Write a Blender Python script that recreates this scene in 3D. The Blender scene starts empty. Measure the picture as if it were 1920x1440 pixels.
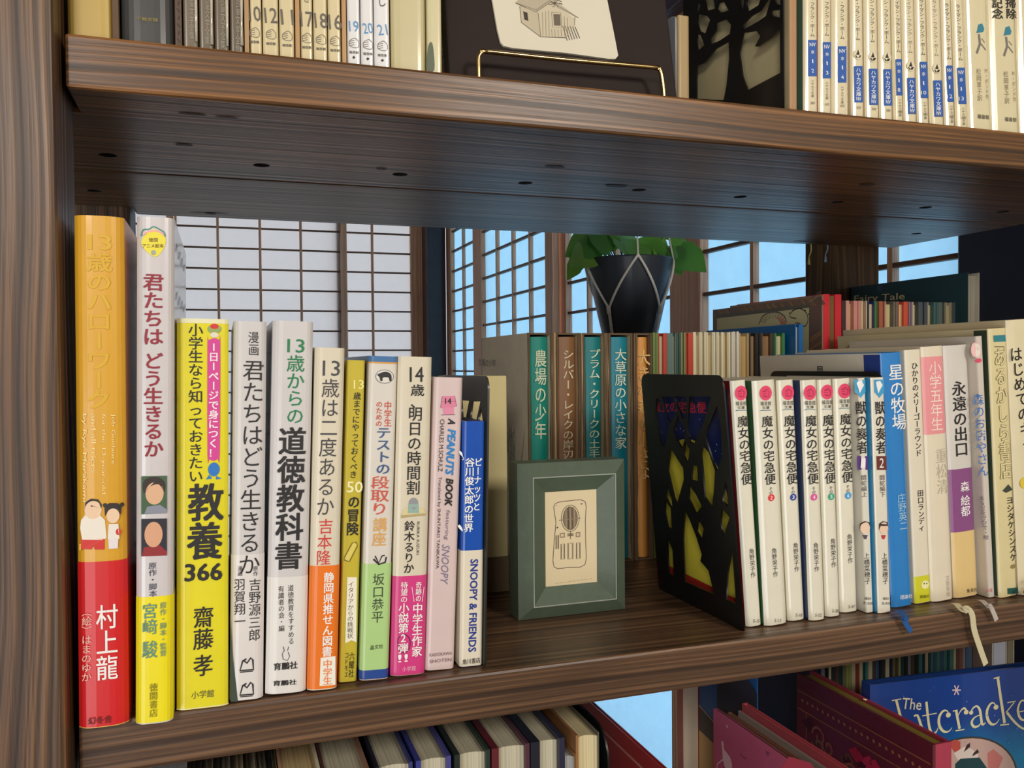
import bpy, bmesh, math, random
from mathutils import Vector, Matrix
random.seed(7)
SC = bpy.context.scene
COL = SC.collection

# ---------------------------------------------------------------- camera
EYE = 1.35
YAW, PIT, ROL, FPX = 0.3258808, -0.0220064, -0.0088061, 1600.0
_f = Vector((math.sin(YAW)*math.cos(PIT), math.cos(YAW)*math.cos(PIT), math.sin(PIT)))
_r = Vector((math.cos(YAW), -math.sin(YAW), 0)); _u = _r.cross(_f)
CR = _r*math.cos(ROL) + _u*math.sin(ROL); CU = -_r*math.sin(ROL) + _u*math.cos(ROL); CF = _f
CP = Vector((0, 0, EYE))
cam_d = bpy.data.cameras.new('camera'); cam = bpy.data.objects.new('camera', cam_d); COL.objects.link(cam)
cam_d.sensor_width = 36; cam_d.lens = 36*FPX/1920; cam_d.clip_start = .02
M = Matrix((CR, CU, -CF)).transposed().to_4x4(); M.translation = CP
cam.matrix_world = M; SC.camera = cam
SC.view_settings.view_transform = 'Standard'; SC.view_settings.look = 'None'
SC.view_settings.gamma = 1; SC.view_settings.use_curve_mapping = False
SC.view_settings.exposure = 0.17

# ---------------------------------------------------------------- daylight, lamps and added fill
w = bpy.data.worlds.new('sky'); SC.world = w; w.use_nodes = True
nt = w.node_tree; bg = nt.nodes['Background']
bg.inputs[0].default_value = (.90, .95, 1.0, 1); bg.inputs[1].default_value = 1.68
def lamp(name, loc, size, power, color, target=None, size_y=None):
    l = bpy.data.lights.new(name, 'AREA'); l.shape = 'RECTANGLE'; l.size = size; l.size_y = size_y or size
    l.energy = power; l.color = color
    o = bpy.data.objects.new(name, l); COL.objects.link(o); o.location = loc
    d = (Vector(target) if target else Vector((loc[0], loc[1], 0))) - Vector(loc)
    o.rotation_euler = d.to_track_quat('-Z', 'Y').to_euler(); return o
lamp('pendant_lamp_light', (-.50, -1.0, 1.85), .32, 8.5, (1, .94, .87), (.3, .6, 1.2))
lamp('pendant_lamp_light', (.75, -1.1, 1.98), .32, 11.5, (1, .93, .84), (.3, .6, 1.2))
lamp('front_fill_light', (-1.35, -1.8, .72), 1.7, 23, (.96, .98, 1.0), (.3, .6, 1.4), 1.15)  # unseen soft fill, added to lift spines and plank undersides from low left

# ---------------------------------------------------------------- picking helpers: real positions in metres
def ray(x, y): return CF + CR*((x-960)/FPX) + CU*((720-y)/FPX)
def onY(q, Y): d = ray(*q); return CP + d*(Y/d.y)
def onZ(q, Z): d = ray(*q); return CP + d*((Z-EYE)/d.z)
def onX(q, X): d = ray(*q); return CP + d*(X/d.x)
def onP(q, p, n): d = ray(*q); return CP + d*((p-CP).dot(n)/d.dot(n))
def proj(P):
    v = P-CP; z = v.dot(CF); return 960+FPX*v.dot(CR)/z, 720-FPX*v.dot(CU)/z
def Xat(px, Y, Z):
    a, b = -.5, 2.0
    for _ in range(40):
        m = (a+b)/2
        if proj(Vector((m, Y, Z)))[0] < px: a = m
        else: b = m
    return a

# ---------------------------------------------------------------- materials
def lin(c):
    c = c/255.0; return c/12.92 if c <= .04045 else ((c+.055)/1.055)**2.4
def col(c): return (lin(c[0]), lin(c[1]), lin(c[2]), 1)
_m = {}
def N(t, kind, **kw):
    n = t.nodes.new(kind)
    for k, v in kw.items(): setattr(n, k, v)
    return n
def mat(c, rough=.5, coat=0, metal=0, var=.06, bump=0, scale=60, name='paper'):
    key = (tuple(c), rough, coat, metal, var, bump, scale)
    if key in _m: return _m[key]
    m = bpy.data.materials.new(name); m.use_nodes = True; t = m.node_tree; p = t.nodes['Principled BSDF']
    p.inputs['Roughness'].default_value = rough; p.inputs['Metallic'].default_value = metal
    p.inputs['Coat Weight'].default_value = coat; p.inputs['Coat Roughness'].default_value = .12
    tc = N(t, 'ShaderNodeTexCoord'); no = N(t, 'ShaderNodeTexNoise'); no.inputs['Scale'].default_value = scale
    no.inputs['Detail'].default_value = 5; t.links.new(tc.outputs['Object'], no.inputs['Vector'])
    mx = N(t, 'ShaderNodeMix', data_type='RGBA'); L = col(c)
    mx.inputs[6].default_value = tuple(min(1, v*(1-var)) for v in L[:3])+(1,)
    mx.inputs[7].default_value = tuple(min(1, v*(1+var)) for v in L[:3])+(1,)
    t.links.new(no.outputs['Fac'], mx.inputs[0]); t.links.new(mx.outputs[2], p.inputs['Base Color'])
    if bump:
        b = N(t, 'ShaderNodeBump'); b.inputs['Strength'].default_value = bump; b.inputs['Distance'].default_value = .001
        t.links.new(no.outputs['Fac'], b.inputs['Height']); t.links.new(b.outputs[0], p.inputs['Normal'])
    _m[key] = m; return m
def striped(c, c2, axis=0, freq=900, rough=.7):
    key = ('st', tuple(c), tuple(c2), axis, freq)
    if key in _m: return _m[key]
    m = bpy.data.materials.new('page_edges'); m.use_nodes = True; t = m.node_tree; p = t.nodes['Principled BSDF']
    p.inputs['Roughness'].default_value = rough
    tc = N(t, 'ShaderNodeTexCoord'); mp = N(t, 'ShaderNodeMapping'); s = [3, 3, 3]; s[axis] = freq
    mp.inputs['Scale'].default_value = s; t.links.new(tc.outputs['Object'], mp.inputs[0])
    no = N(t, 'ShaderNodeTexNoise'); no.inputs['Scale'].default_value = 1; no.inputs['Detail'].default_value = 3
    t.links.new(mp.outputs[0], no.inputs['Vector'])
    mx = N(t, 'ShaderNodeMix', data_type='RGBA'); mx.inputs[6].default_value = col(c2); mx.inputs[7].default_value = col(c)
    r = N(t, 'ShaderNodeValToRGB'); r.color_ramp.elements[0].position = .35; r.color_ramp.elements[1].position = .6
    t.links.new(no.outputs['Fac'], r.inputs[0]); t.links.new(r.outputs[0], mx.inputs[0])
    t.links.new(mx.outputs[2], p.inputs['Base Color']); _m[key] = m; return m
def wood(axis, dark, light, rough=.42, scale=1.0, name='stained_wood', wavy=1.0):
    """planed softwood: irregular parallel grain streaks that wander slowly along the board"""
    key = ('wd', axis, tuple(dark), tuple(light), rough, scale, wavy)
    if key in _m: return _m[key]
    m = bpy.data.materials.new(name); m.use_nodes = True; t = m.node_tree; p = t.nodes['Principled BSDF']
    def math_(op, a, b=None, c=None):
        n = N(t, 'ShaderNodeMath', operation=op)
        for i, v in enumerate((a, b, c)):
            if v is None: continue
            if isinstance(v, (int, float)): n.inputs[i].default_value = v
            else: t.links.new(v, n.inputs[i])
        return n.outputs[0]
    tc = N(t, 'ShaderNodeTexCoord'); sp = N(t, 'ShaderNodeSeparateXYZ'); t.links.new(tc.outputs['Object'], sp.inputs[0])
    o = [sp.outputs[i] for i in range(3) if i != axis]
    def stretched(k_across, k_along, detail, dist=0):
        mp = N(t, 'ShaderNodeMapping'); q = [k_across*scale]*3; q[axis] = k_along*scale; mp.inputs['Scale'].default_value = q
        t.links.new(tc.outputs['Object'], mp.inputs[0]); n = N(t, 'ShaderNodeTexNoise'); n.inputs['Scale'].default_value = 1
        n.inputs['Detail'].default_value = detail; n.inputs['Distortion'].default_value = dist; t.links.new(mp.outputs[0], n.inputs['Vector']); return n.outputs['Fac']
    warp = stretched(9, 1.6, 2)
    v = math_('MULTIPLY_ADD', o[0], .93, math_('MULTIPLY', o[1], 1.07)); v = math_('MULTIPLY_ADD', warp, .055*wavy/scale, v)
    n1 = N(t, 'ShaderNodeTexNoise', noise_dimensions='1D'); n1.inputs['Scale'].default_value = 190*scale; n1.inputs['Detail'].default_value = 2.5; n1.inputs['Roughness'].default_value = .55
    t.links.new(v, n1.inputs['W'])
    fib = stretched(900, 14, 3); blot = stretched(14, 3, 4, .4)
    g = math_('MULTIPLY_ADD', n1.outputs['Fac'], 1.0, math_('MULTIPLY', fib, .30)); g = math_('MULTIPLY_ADD', blot, .42, g)
    r = N(t, 'ShaderNodeValToRGB'); e = r.color_ramp.elements; e[0].position = .62; e[0].color = col(dark); e[1].position = 1.08; e[1].color = col(light)
    mid = e.new(.84); mid.color = col(tuple(d_*.52+l_*.48 for d_, l_ in zip(dark, light)))
    t.links.new(g, r.inputs[0]); t.links.new(r.outputs[0], p.inputs['Base Color'])
    t.links.new(math_('MULTIPLY_ADD', n1.outputs['Fac'], -.25, rough+.12), p.inputs['Roughness'])
    bp = N(t, 'ShaderNodeBump'); bp.inputs['Strength'].default_value = .5; bp.inputs['Distance'].default_value = .0007
    t.links.new(g, bp.inputs['Height']); t.links.new(bp.outputs[0], p.inputs['Normal'])
    _m[key] = m; return m
def translucent(name, c, mottled=0):
    m = bpy.data.materials.new(name); m.use_nodes = True; t = m.node_tree
    t.nodes.remove(t.nodes['Principled BSDF']); out = t.nodes['Material Output']
    tr = N(t, 'ShaderNodeBsdfTranslucent'); df = N(t, 'ShaderNodeBsdfDiffuse'); mi = N(t, 'ShaderNodeMixShader')
    mi.inputs[0].default_value = .25
    tc = N(t, 'ShaderNodeTexCoord'); no = N(t, 'ShaderNodeTexNoise'); no.inputs['Scale'].default_value = 26; no.inputs['Detail'].default_value = 7
    no.inputs['Roughness'].default_value = .7
    t.links.new(tc.outputs['Object'], no.inputs['Vector'])
    mx = N(t, 'ShaderNodeMix', data_type='RGBA'); L = col(c); k = .05+mottled
    mx.inputs[6].default_value = tuple(v*(1-k) for v in L[:3])+(1,); mx.inputs[7].default_value = tuple(min(1, v*(1+k)) for v in L[:3])+(1,)
    t.links.new(no.outputs['Fac'], mx.inputs[0]); t.links.new(mx.outputs[2], tr.inputs[0]); df.inputs[0].default_value = (.75, .78, .8, 1)
    t.links.new(tr.outputs[0], mi.inputs[1]); t.links.new(df.outputs[0], mi.inputs[2]); t.links.new(mi.outputs[0], out.inputs[0])
    return m

# ---------------------------------------------------------------- mesh helpers
class MB:
    def __init__(s): s.v = []; s.f = []; s.m = []; s.mats = []
    def mi(s, m):
        if m not in s.mats: s.mats.append(m)
        return s.mats.index(m)
    def add(s, vs, fs, m=None):
        k = len(s.v); s.v += [tuple(v) for v in vs]; i = s.mi(m) if m else 0
        for f in fs: s.f.append([a+k for a in f]); s.m.append(i)
    def box(s, x0, x1, y0, y1, z0, z1, m=None):
        s.add([(x, y, z) for z in (z0, z1) for y in (y0, y1) for x in (x0, x1)],
              [(0, 2, 3, 1), (4, 5, 7, 6), (0, 1, 5, 4), (2, 6, 7, 3), (0, 4, 6, 2), (1, 3, 7, 5)], m)
    def tube(s, pts, r, m=None, seg=8, cap=True):
        pts = [Vector(p) for p in pts]; rings = []
        for i, p in enumerate(pts):
            t = (pts[min(i+1, len(pts)-1)]-pts[max(i-1, 0)]).normalized()
            a = t.orthogonal().normalized() if i == 0 else (rings[-1][1] - t*rings[-1][1].dot(t)).normalized()
            rr = r[i] if isinstance(r, (list, tuple)) else r
            b = t.cross(a); rings.append(([p+(a*math.cos(q)+b*math.sin(q))*rr for q in [2*math.pi*j/seg for j in range(seg)]], a))
        vs = [v for g in rings for v in g[0]]; fs = []
        for i in range(len(pts)-1):
            for j in range(seg):
                k = (j+1) % seg; fs.append((i*seg+j, i*seg+k, (i+1)*seg+k, (i+1)*seg+j))
        if cap: fs += [tuple(range(seg))[::-1], tuple(range((len(pts)-1)*seg, len(pts)*seg))]
        s.add(vs, fs, m)
    def lathe(s, prof, m=None, seg=40, c=(0, 0, 0)):
        vs = [(c[0]+r*math.cos(2*math.pi*j/seg), c[1]+r*math.sin(2*math.pi*j/seg), c[2]+z) for r, z in prof for j in range(seg)]
        fs = [(i*seg+j, i*seg+(j+1) % seg, (i+1)*seg+(j+1) % seg, (i+1)*seg+j) for i in range(len(prof)-1) for j in range(seg)]
        s.add(vs, fs, m)
    def obj(s, name, m=None, parent=None, bevel=0, smooth=False, loc=None, fixn=True):
        me = bpy.data.meshes.new(name); me.from_pydata(s.v, [], s.f)
        for x in (s.mats or [m]): me.materials.append(x)
        if s.mats: me.polygons.foreach_set('material_index', s.m)
        if bevel or fixn:
            bm = bmesh.new(); bm.from_mesh(me)
            if fixn: bmesh.ops.recalc_face_normals(bm, faces=bm.faces)
            if bevel: bmesh.ops.bevel(bm, geom=[e for e in bm.edges if len(e.link_faces) == 2 and e.calc_face_angle() > .6], offset=bevel, segments=2, profile=.5, affect='EDGES')
            bm.to_mesh(me); bm.free()
        if smooth: me.polygons.foreach_set('use_smooth', [True]*len(me.polygons))
        o = bpy.data.objects.new(name, me); COL.objects.link(o); o.parent = parent
        if loc: o.location = loc
        return o
def bx(name, m, parent, x0, x1, y0, y1, z0, z1, bevel=0):
    b = MB(); c = Vector(((x0+x1)/2, (y0+y1)/2, (z0+z1)/2)); b.box(x0-c.x, x1-c.x, y0-c.y, y1-c.y, z0-c.z, z1-c.z)
    return b.obj(name, m, parent, bevel, loc=c)
def tag(o, label=None, cat=None, group=None, kind=None):
    if label: o['label'] = label
    if cat: o['category'] = cat
    if group: o['group'] = group
    if kind: o['kind'] = kind
    return o
def thing(name, label, cat, loc=(0, 0, 0), rot=(0, 0, 0), group=None):
    o = bpy.data.objects.new(name, None); COL.objects.link(o); o.location = loc; o.rotation_euler = rot
    o.empty_display_size = .02
    return tag(o, label, cat, group)
def empty_struct(name):
    o = bpy.data.objects.new(name, None); COL.objects.link(o); o['kind'] = 'structure'; return o

# ---------------------------------------------------------------- lettering (glyph outlines from Blender's own font)
_g = {}
def glyph(ch, bold=0.0):
    """outline glyph; bold > 0 thickens it with shifted copies"""
    if bold:
        vs, fs = glyph(ch); n = len(vs); V = []; F_ = []
        for i, (dx, dy) in enumerate(((-1, -.6), (1, -.6), (-1, .6), (1, .6), (0, 0))):
            V += [(v[0]+dx*bold*.8, v[1]+dy*bold*.8, i*.000014) for v in vs]; F_ += [tuple(a+n*i for a in f) for f in fs]
        return V, F_
    k = (ch, bold)
    if k not in _g:
        c = bpy.data.curves.new('glyph', 'FONT'); c.body = ch; c.resolution_u = 2
        o = bpy.data.objects.new('glyph', c); COL.objects.link(o); me = o.to_mesh()
        vs = [(v.co.x, v.co.y) for v in me.vertices]; fs = [tuple(p.vertices) for p in me.polygons]
        o.to_mesh_clear(); bpy.data.objects.remove(o); bpy.data.curves.remove(c)
        if ch == 'ー' or ch in '（）「」～': vs = [(.5+(y-.38), .38-(x-.5)) for x, y in vs]
        _g[k] = (vs, fs)
    return _g[k]
def bounds(vs): return min(v[0] for v in vs), max(v[0] for v in vs), min(v[1] for v in vs), max(v[1] for v in vs)

class Face:
    """a flat (or slightly bulged) printed face: u to the right, v up, in the parent's frame"""
    def __init__(s, parent, o, u, v, n, bulge=None, name='lettering'):
        s.p = parent; s.o = Vector(o); s.u = Vector(u); s.v = Vector(v); s.n = Vector(n); s.bulge = bulge
        s.mw = parent_matrix(parent); s.inv = s.mw.inverted(); s.lay = 0; s.art = None
        s.O = s.mw @ s.o; s.NW = (s.mw.to_3x3() @ s.n).normalized()
    def px(s, q):
        l = s.inv @ onP(q, s.O, s.NW); d = l-s.o; return d.dot(s.u), d.dot(s.v)
    def pt(s, a, b, h):
        k = s.bulge(a*.72) if s.bulge else 0
        return s.o + s.u*a + s.v*b + s.n*(h-k)
    def scale(s, q, dx=10, dy=0):
        a = s.px(q); b = s.px((q[0]+dx, q[1]+dy)); return math.hypot(b[0]-a[0], b[1]-a[1])/math.hypot(dx, dy)
    def put(s, shapes, color, name='lettering', h=None, rough=.5):
        b = MB()
        if h is None: s.lay += 1; h = .00030+s.lay*.00003
        m = color if not isinstance(color, (tuple, list)) else mat(color, rough, name='ink', var=.03)
        for vs, fs in shapes: b.add([s.pt(v[0], v[1], h+(v[2] if len(v) > 2 else 0)) for v in vs], fs, m)
        return b.obj(name, None, s.p, fixn=False)
    def cellglyph(s, ch, cx, cy, wx, hy, bold, shear=0):
        vs, fs = glyph(ch, bold)
        if not vs: return None
        if ord(ch[0]) < 0x2000 or len(ch) > 1:
            x0, x1, y0, y1 = bounds(vs); kw = .8
            if len(ch) == 1: return ([(cx+(v[0]-(x0+x1)/2)*wx*1.0, cy+((v[1]-(y0+y1)/2)/(y1-y0))*hy*.76)+tuple(v[2:]) for v in vs], fs)
            return ([(cx+((v[0]-(x0+x1)/2)/(x1-x0))*wx*kw*1.15, cy+((v[1]-(y0+y1)/2)/(y1-y0))*hy*.76)+tuple(v[2:]) for v in vs], fs)
        return ([(cx+(v[0]-.5)*wx+shear*(v[1]-.38)*wx, cy+(v[1]-.38)*hy)+tuple(v[2:]) for v in vs], fs)
    def vert(s, text, p0, p1, wpx, color, bold=0.0, name='lettering', shear=0):
        cells = text.split('|') if '|' in text else list(text)
        a = s.px(p0); b = s.px(p1); n = len(cells); k = s.scale(((p0[0]+p1[0])/2, (p0[1]+p1[1])/2))
        hy = math.hypot(b[0]-a[0], b[1]-a[1])/n; sh = []
        for i, ch in enumerate(cells):
            if ch in ' ': continue
            t = (i+.5)/n; g = s.cellglyph(ch, a[0]+(b[0]-a[0])*t, a[1]+(b[1]-a[1])*t, wpx*k*1.06, hy*1.02, bold, shear)
            if g: sh.append(g)
        return s.put(sh, color, name)
    def line(s, text, p0, p1, hpx, color, bold=0.0, name='lettering', shear=0):
        """text run whose middle line goes from p0 to p1, letters hpx tall across it"""
        a = Vector(s.px(p0)); b = Vector(s.px(p1)); k = s.scale(p0, p1[1]-p0[1], p0[0]-p1[0]); d = (b-a); L = d.length; d.normalize(); e = Vector((-d.y, d.x))
        vs, fs = glyph(text, bold); x0, x1, y0, y1 = bounds(vs); out = []
        for vv in vs:
            x, y = vv[0], vv[1]; yy = (y-(y0+y1)/2)/(y1-y0); xx = (x-x0)/(x1-x0)*L + shear*yy*hpx*k
            q = a+d*xx+e*(yy*hpx*k); out.append((q.x, q.y)+tuple(vv[2:]))
        return s.put([(out, fs)], color, name)
    # drawn marks collect into one illustration mesh
    def begin(s): s.art = MB(); s.alay = 0; s.lay += 1
    def _h(s): s.alay += 1; return .00030+s.lay*.00002+s.alay*.0000025
    def poly(s, pts, color, local=False):
        q = pts if local else [s.px(p) for p in pts]; h = s._h()
        s.art.add([s.pt(a, b, h) for a, b in q], [tuple(range(len(q)))], mat(color, .5, name='ink', var=.03))
    def disc(s, c, rx, ry, color, ang=0, seg=20, a0=0, a1=2*math.pi):
        k = s.scale(c); kv = s.scale(c, 0, 10); a, b = s.px(c); pts = []
        for i in range(seg+(1 if a1-a0 < 6.2 else 0)):
            t = a0+(a1-a0)*i/seg; x = rx*k*math.cos(t); y = ry*kv*math.sin(t)
            pts.append((a+x*math.cos(ang)-y*math.sin(ang), b+x*math.sin(ang)+y*math.cos(ang)))
        s.poly(pts, color, True)
    def stroke(s, pts, wpx, color, closed=False):
        q = [Vector(s.px(p)) for p in pts]; k = min(s.scale(pts[0]), s.scale(pts[0], 0, 10)); h = s._h(); n = len(q); L = []; R = []
        ws = wpx if isinstance(wpx, (list, tuple)) else [wpx]*n
        for i in range(n):
            A = q[(i-1) % n] if (closed or i > 0) else q[i]; B = q[(i+1) % n] if (closed or i < n-1) else q[i]
            t = (B-A); t = t.normalized() if t.length else Vector((1, 0)); e = Vector((-t.y, t.x))*ws[i]*k/2
            L.append(q[i]+e); R.append(q[i]-e)
        vs = [s.pt(a.x, a.y, h) for a in L+R]; m = n if closed else n-1
        s.art.add(vs, [(i, (i+1) % n, n+(i+1) % n, n+i) for i in range(m)], mat(color, .5, name='ink', var=.03))
    def end(s, name='illustration'):
        o = s.art.obj(name, None, s.p, fixn=False); s.art = None; return o
def left_face(e, W): return Face(e, (-W/2, 0, 0), (0, -1, 0), (0, 0, 1), (-1, 0, 0))
def parent_matrix(o):
    m = Matrix.LocRotScale(o.location, o.rotation_euler, o.scale)
    return parent_matrix(o.parent) @ m if o.parent else m
def smooth_pts(pts, n=4, closed=False):
    out = []; N_ = len(pts); rng = range(N_ if closed else N_-1)
    for i in rng:
        p = [pts[(i+j) % N_] if closed else pts[max(0, min(N_-1, i+j))] for j in (-1, 0, 1, 2)]
        for j in range(n):
            t = j/n; out.append(tuple(.5*((2*p[1][d])+(-p[0][d]+p[2][d])*t+(2*p[0][d]-5*p[1][d]+4*p[2][d]-p[3][d])*t*t+(-p[0][d]+3*p[1][d]-3*p[2][d]+p[3][d])*t**3) for d in range(len(p[1]))))
    if not closed: out.append(tuple(pts[-1]))
    return out

# ---------------------------------------------------------------- shelf levels (metres)
ZU, ZUB, ZM, ZMB = EYE+.1710, EYE+.1434, EYE-.1840, EYE-.2120
ZL = EYE-.539; PREV = {}; FY = .486; BY = .868; GY = .6835; XL = -.074; XR = .80
CREAM = (226, 212, 176); PAGE = (222, 208, 172); PAGE2 = (196, 178, 138)

class Book:
    """spine-out book: cover wrap, page block, printed matter. Origin: middle of the spine's foot."""
    def __init__(s, label, bl=None, brx=None, tl=None, Y=None, Z=None, H=None, tilt=None, depth=.128, spine=(220, 212, 195), left=None, right=None,
                 bulge=.0016, n=8, t=.0009, pages=PAGE, coat=.35, rough=.4, group=None, name='book', cat='book', inset=.002, yaw=0, page2=None, Wmin=None, row=None):
        if Z is None: Z = ZM
        if bl and len(bl) == 2 and Y is None:
            P = onZ(bl, Z); Y = P.y; xl = P.x
        else: xl = Xat(bl[0], Y, Z)
        xr = Xat(brx, Y, Z); W = max(xr-xl, .0025)
        if tl is not None:
            T = onY(tl, Y); tilt = math.atan2(T.x-xl, T.z-Z) if tilt is None else tilt; H = (T.z-Z)/math.cos(tilt)
        tilt = tilt or 0
        if row and row in PREV:
            pr, pt, ph = PREV[row]; gap = max(pr+z*math.tan(pt)-xl-z*math.tan(tilt) for z in (0, min(ph, H)))
            if gap > -.0006: xl += gap+.0006; W = max(xr-xl, .0025); xr = xl+W
        if row: PREV[row] = (xr, tilt, H)
        lift = abs(math.sin(tilt))*W/2 + .0006
        s.W = W*math.cos(tilt); W = s.W; s.H = H; s.D = depth; s.Y = Y
        s.e = thing(name, label, cat, ((xl+xr)/2, Y, Z+lift), (0, tilt, yaw), group)
        s.e.rotation_mode = 'XYZ'
        left = left or spine; right = right or spine
        def bl_(x): return bulge*min(1, abs(2*x/W))**n
        s.bf = bl_
        K = 12; xs = [(-1+2*i/K) for i in range(K+1)]; xs = [math.copysign(1-(1-abs(x))**1.7, x) for x in xs]
        out = [(-W/2, depth)]+[(x*W/2, bl_(x*W/2)) for x in xs]+[(W/2, depth)]
        inn = [(max(-W/2+t, min(W/2-t, x)), y if i in (0, len(out)-1) else y+t) for i, (x, y) in enumerate(out)]
        b = MB(); ms = mat(spine, rough, coat, name='book_cover'); ml = mat(left, rough, coat, name='book_cover'); mr = mat(right, rough, coat, name='book_cover')
        k = len(out)
        def strip(i, m):
            a, c, d, e = out[i], out[i+1], inn[i+1], inn[i]
            vs = [(a[0], a[1], 0), (c[0], c[1], 0), (c[0], c[1], H), (a[0], a[1], H), (e[0], e[1], 0), (d[0], d[1], 0), (d[0], d[1], H), (e[0], e[1], H)]
            fs = [(0, 1, 2, 3), (5, 4, 7, 6), (3, 2, 6, 7), (1, 0, 4, 5)]
            if i == 0: fs.append((4, 0, 3, 7))
            if i == k-2: fs.append((1, 5, 6, 2))
            b.add(vs, fs, m)
        for i in range(k-1): strip(i, ml if i == 0 else mr if i == k-2 else ms)
        b.obj('cover', None, s.e, fixn=False)
        p = MB(); g = t+.0002
        p.box(-W/2+g, W/2-g, max(.002, bulge+t+.0002), depth-.002, inset if inset > .0015 else .001, H-inset)
        p.obj('page_block', striped(pages, page2 or tuple(int(v*.82) for v in pages)), s.e, fixn=False)
        s.f = Face(s.e, (0, 0, 0), (1, 0, 0), (0, 0, 1), (0, -1, 0), s.bf)
        s.v = s.f.vert; s.l = s.f.line
    def band(s, y0, y1, color, u0=0, u1=1, wrap=True, name='printed_band', xref=None):
        """a printed zone or paper belt between picture heights y0 and y1"""
        cx = xref or proj(s.e.location+Vector((0, 0, s.H*.5)))[0]
        za = s.H if y0 is None else s.f.px((cx, y0))[1]; zb = .0002 if y1 is None else max(.0006, s.f.px((cx, y1))[1])
        h = .00012+.00003*getattr(s, 'nb', 0); s.nb = getattr(s, 'nb', 0)+1
        W = s.W; b = MB(); K = 12; xs = [(-1+2*i/K) for i in range(K+1)]; xs = [math.copysign(1-(1-abs(x))**1.7, x) for x in xs]
        xa = -1+2*u0; xb = -1+2*u1; xs = [xa]+[x for x in xs if xa < x < xb]+[xb]
        pts = [(x*W/2*(1+(2*h/W if abs(x) == 1 else 0)), s.bf(x*W/2)-h) for x in xs]
        if wrap and u0 <= 0: pts = [(-W/2-h, s.D*.98)]+pts
        if wrap and u1 >= 1: pts = pts+[(W/2+h, s.D*.98)]
        vs = [(x, y, z) for z in (zb, za) for x, y in pts]; n = len(pts)
        b.add(vs, [(i, i+1, n+i+1, n+i) for i in range(n-1)])
        return b.obj(name, mat(color, .42, .3, name='printed_paper', var=.04), s.e, fixn=False)
    def top(s): pass

def fore_book(label, x0, x1, ytop, Y, Z, depth, board, pages=PAGE, tl=2, tr=2, xref=None, group=None, name='book', tilt=0, ytops=None, inset=.003, right=None):
    """book shelved back to front: page edges face us, boards on both sides. x0, x1 picture columns of its near edge"""
    H = onY((xref or (x0+x1)/2, ytop), Y).z - Z
    xa = Xat(x0, Y, Z+H*.7); xb = Xat(x1, Y, Z+H*.7); W = xb-xa; k = W/(x1-x0)
    tl_, tr_ = max(.0008, tl*k), max(.0008, tr*k)
    if tl_+tr_ > W*.9: f = W*.9/(tl_+tr_); tl_ *= f; tr_ *= f
    e = thing(name, label, 'book', ((xa+xb)/2, Y, Z+.0002), (0, tilt, 0), group)
    b = MB(); ml = mat(board, .5, .25, name='book_cover'); mr = mat(right or board, .5, .25, name='book_cover')
    b.box(-W/2, -W/2+tl_, 0, depth, 0, H, ml); b.box(W/2-tr_, W/2, 0, depth, 0, H, mr); b.box(-W/2, W/2, depth-.002, depth, 0, H, ml)
    b.obj('cover', None, e, fixn=False)
    p = MB(); p.box(-W/2+tl_, W/2-tr_, inset, depth-.002, inset, H-inset); p.obj('page_block', striped(pages, tuple(int(v*.8) for v in pages)), e, fixn=False)
    return e, W, H

def plate_mesh(outline, holes, th):
    """flat plate with cut-outs; outline and holes are lists of 2-D points"""
    c = bpy.data.curves.new('plate', 'CURVE'); c.dimensions = '2D'; c.fill_mode = 'BOTH'; c.extrude = th/2
    for pts in [outline]+holes:
        sp = c.splines.new('POLY'); sp.points.add(len(pts)-1); sp.use_cyclic_u = True
        for i, p in enumerate(pts): sp.points[i].co = (p[0], p[1], 0, 1)
    o = bpy.data.objects.new('plate', c); COL.objects.link(o); dg = bpy.context.evaluated_depsgraph_get(); dg.update()
    me = bpy.data.meshes.new_from_object(o.evaluated_get(dg)); bpy.data.objects.remove(o); bpy.data.curves.remove(c); return me
def rounded(x0, x1, y0, y1, r, n=5):
    pts = []
    for cx, cy, a in ((x1-r, y1-r, 0), (x0+r, y1-r, 90), (x0, y0, None), (x1, y0, None)):
        if a is None: pts.append((cx, cy)); continue
        for i in range(n+1): t = math.radians(a+90*i/n); pts.append((cx+r*math.cos(t), cy+r*math.sin(t)))
    return pts

# ================================================================ the room
PLASTER = mat((196, 188, 172), .9, var=.05, bump=.3, scale=40, name='plaster')
DARKPOST = mat((18, 25, 48), .35, .2, var=.15, name='dark_lacquered_post')
tag(bx('floor', wood(0, (60, 42, 30), (120, 90, 62), .4, .5, 'floor_boards'), None, -2.7, 1.4, -2.9, 5.0, -.05, 0), kind='structure')
tag(bx('ceiling', wood(1, (84, 62, 44), (140, 108, 80), .6, .5, 'ceiling_boards'), None, -2.7, 1.4, -2.9, 5.0, 2.75, 2.8), kind='structure')
tag(bx('wall_left', PLASTER, None, -2.75, -2.7, -2.9, 5.0, 0, 2.75), kind='structure')
tag(bx('wall_front', PLASTER, None, -2.7, 1.4, -2.95, -2.9, 0, 2.75), kind='structure')
tag(bx('wall_right', PLASTER, None, 1.17, 1.25, -2.9, .92, 0, 2.75), kind='structure')
tag(bx('wall_right', PLASTER, None, 1.17, 1.25, .92, 4.95, 2.42, 2.75), kind='structure')
tag(bx('wall_back', PLASTER, None, -2.7, 1.25, 4.80, 4.88, 2.42, 2.75), kind='structure')
tag(bx('wall_back', PLASTER, None, -2.7, -1.35, 4.80, 4.88, 0, 2.42), kind='structure')
LINT = wood(1, (58, 56, 74), (98, 94, 112), .45, .8, 'lintel_wood')
LINTX = wood(0, (70, 60, 60), (118, 100, 92), .5, .8, 'lintel_wood')
tag(bx('trim_1', LINT, None, 1.11, 1.24, 1.05, 4.75, 2.27, 2.42, .004), kind='structure')
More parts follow.
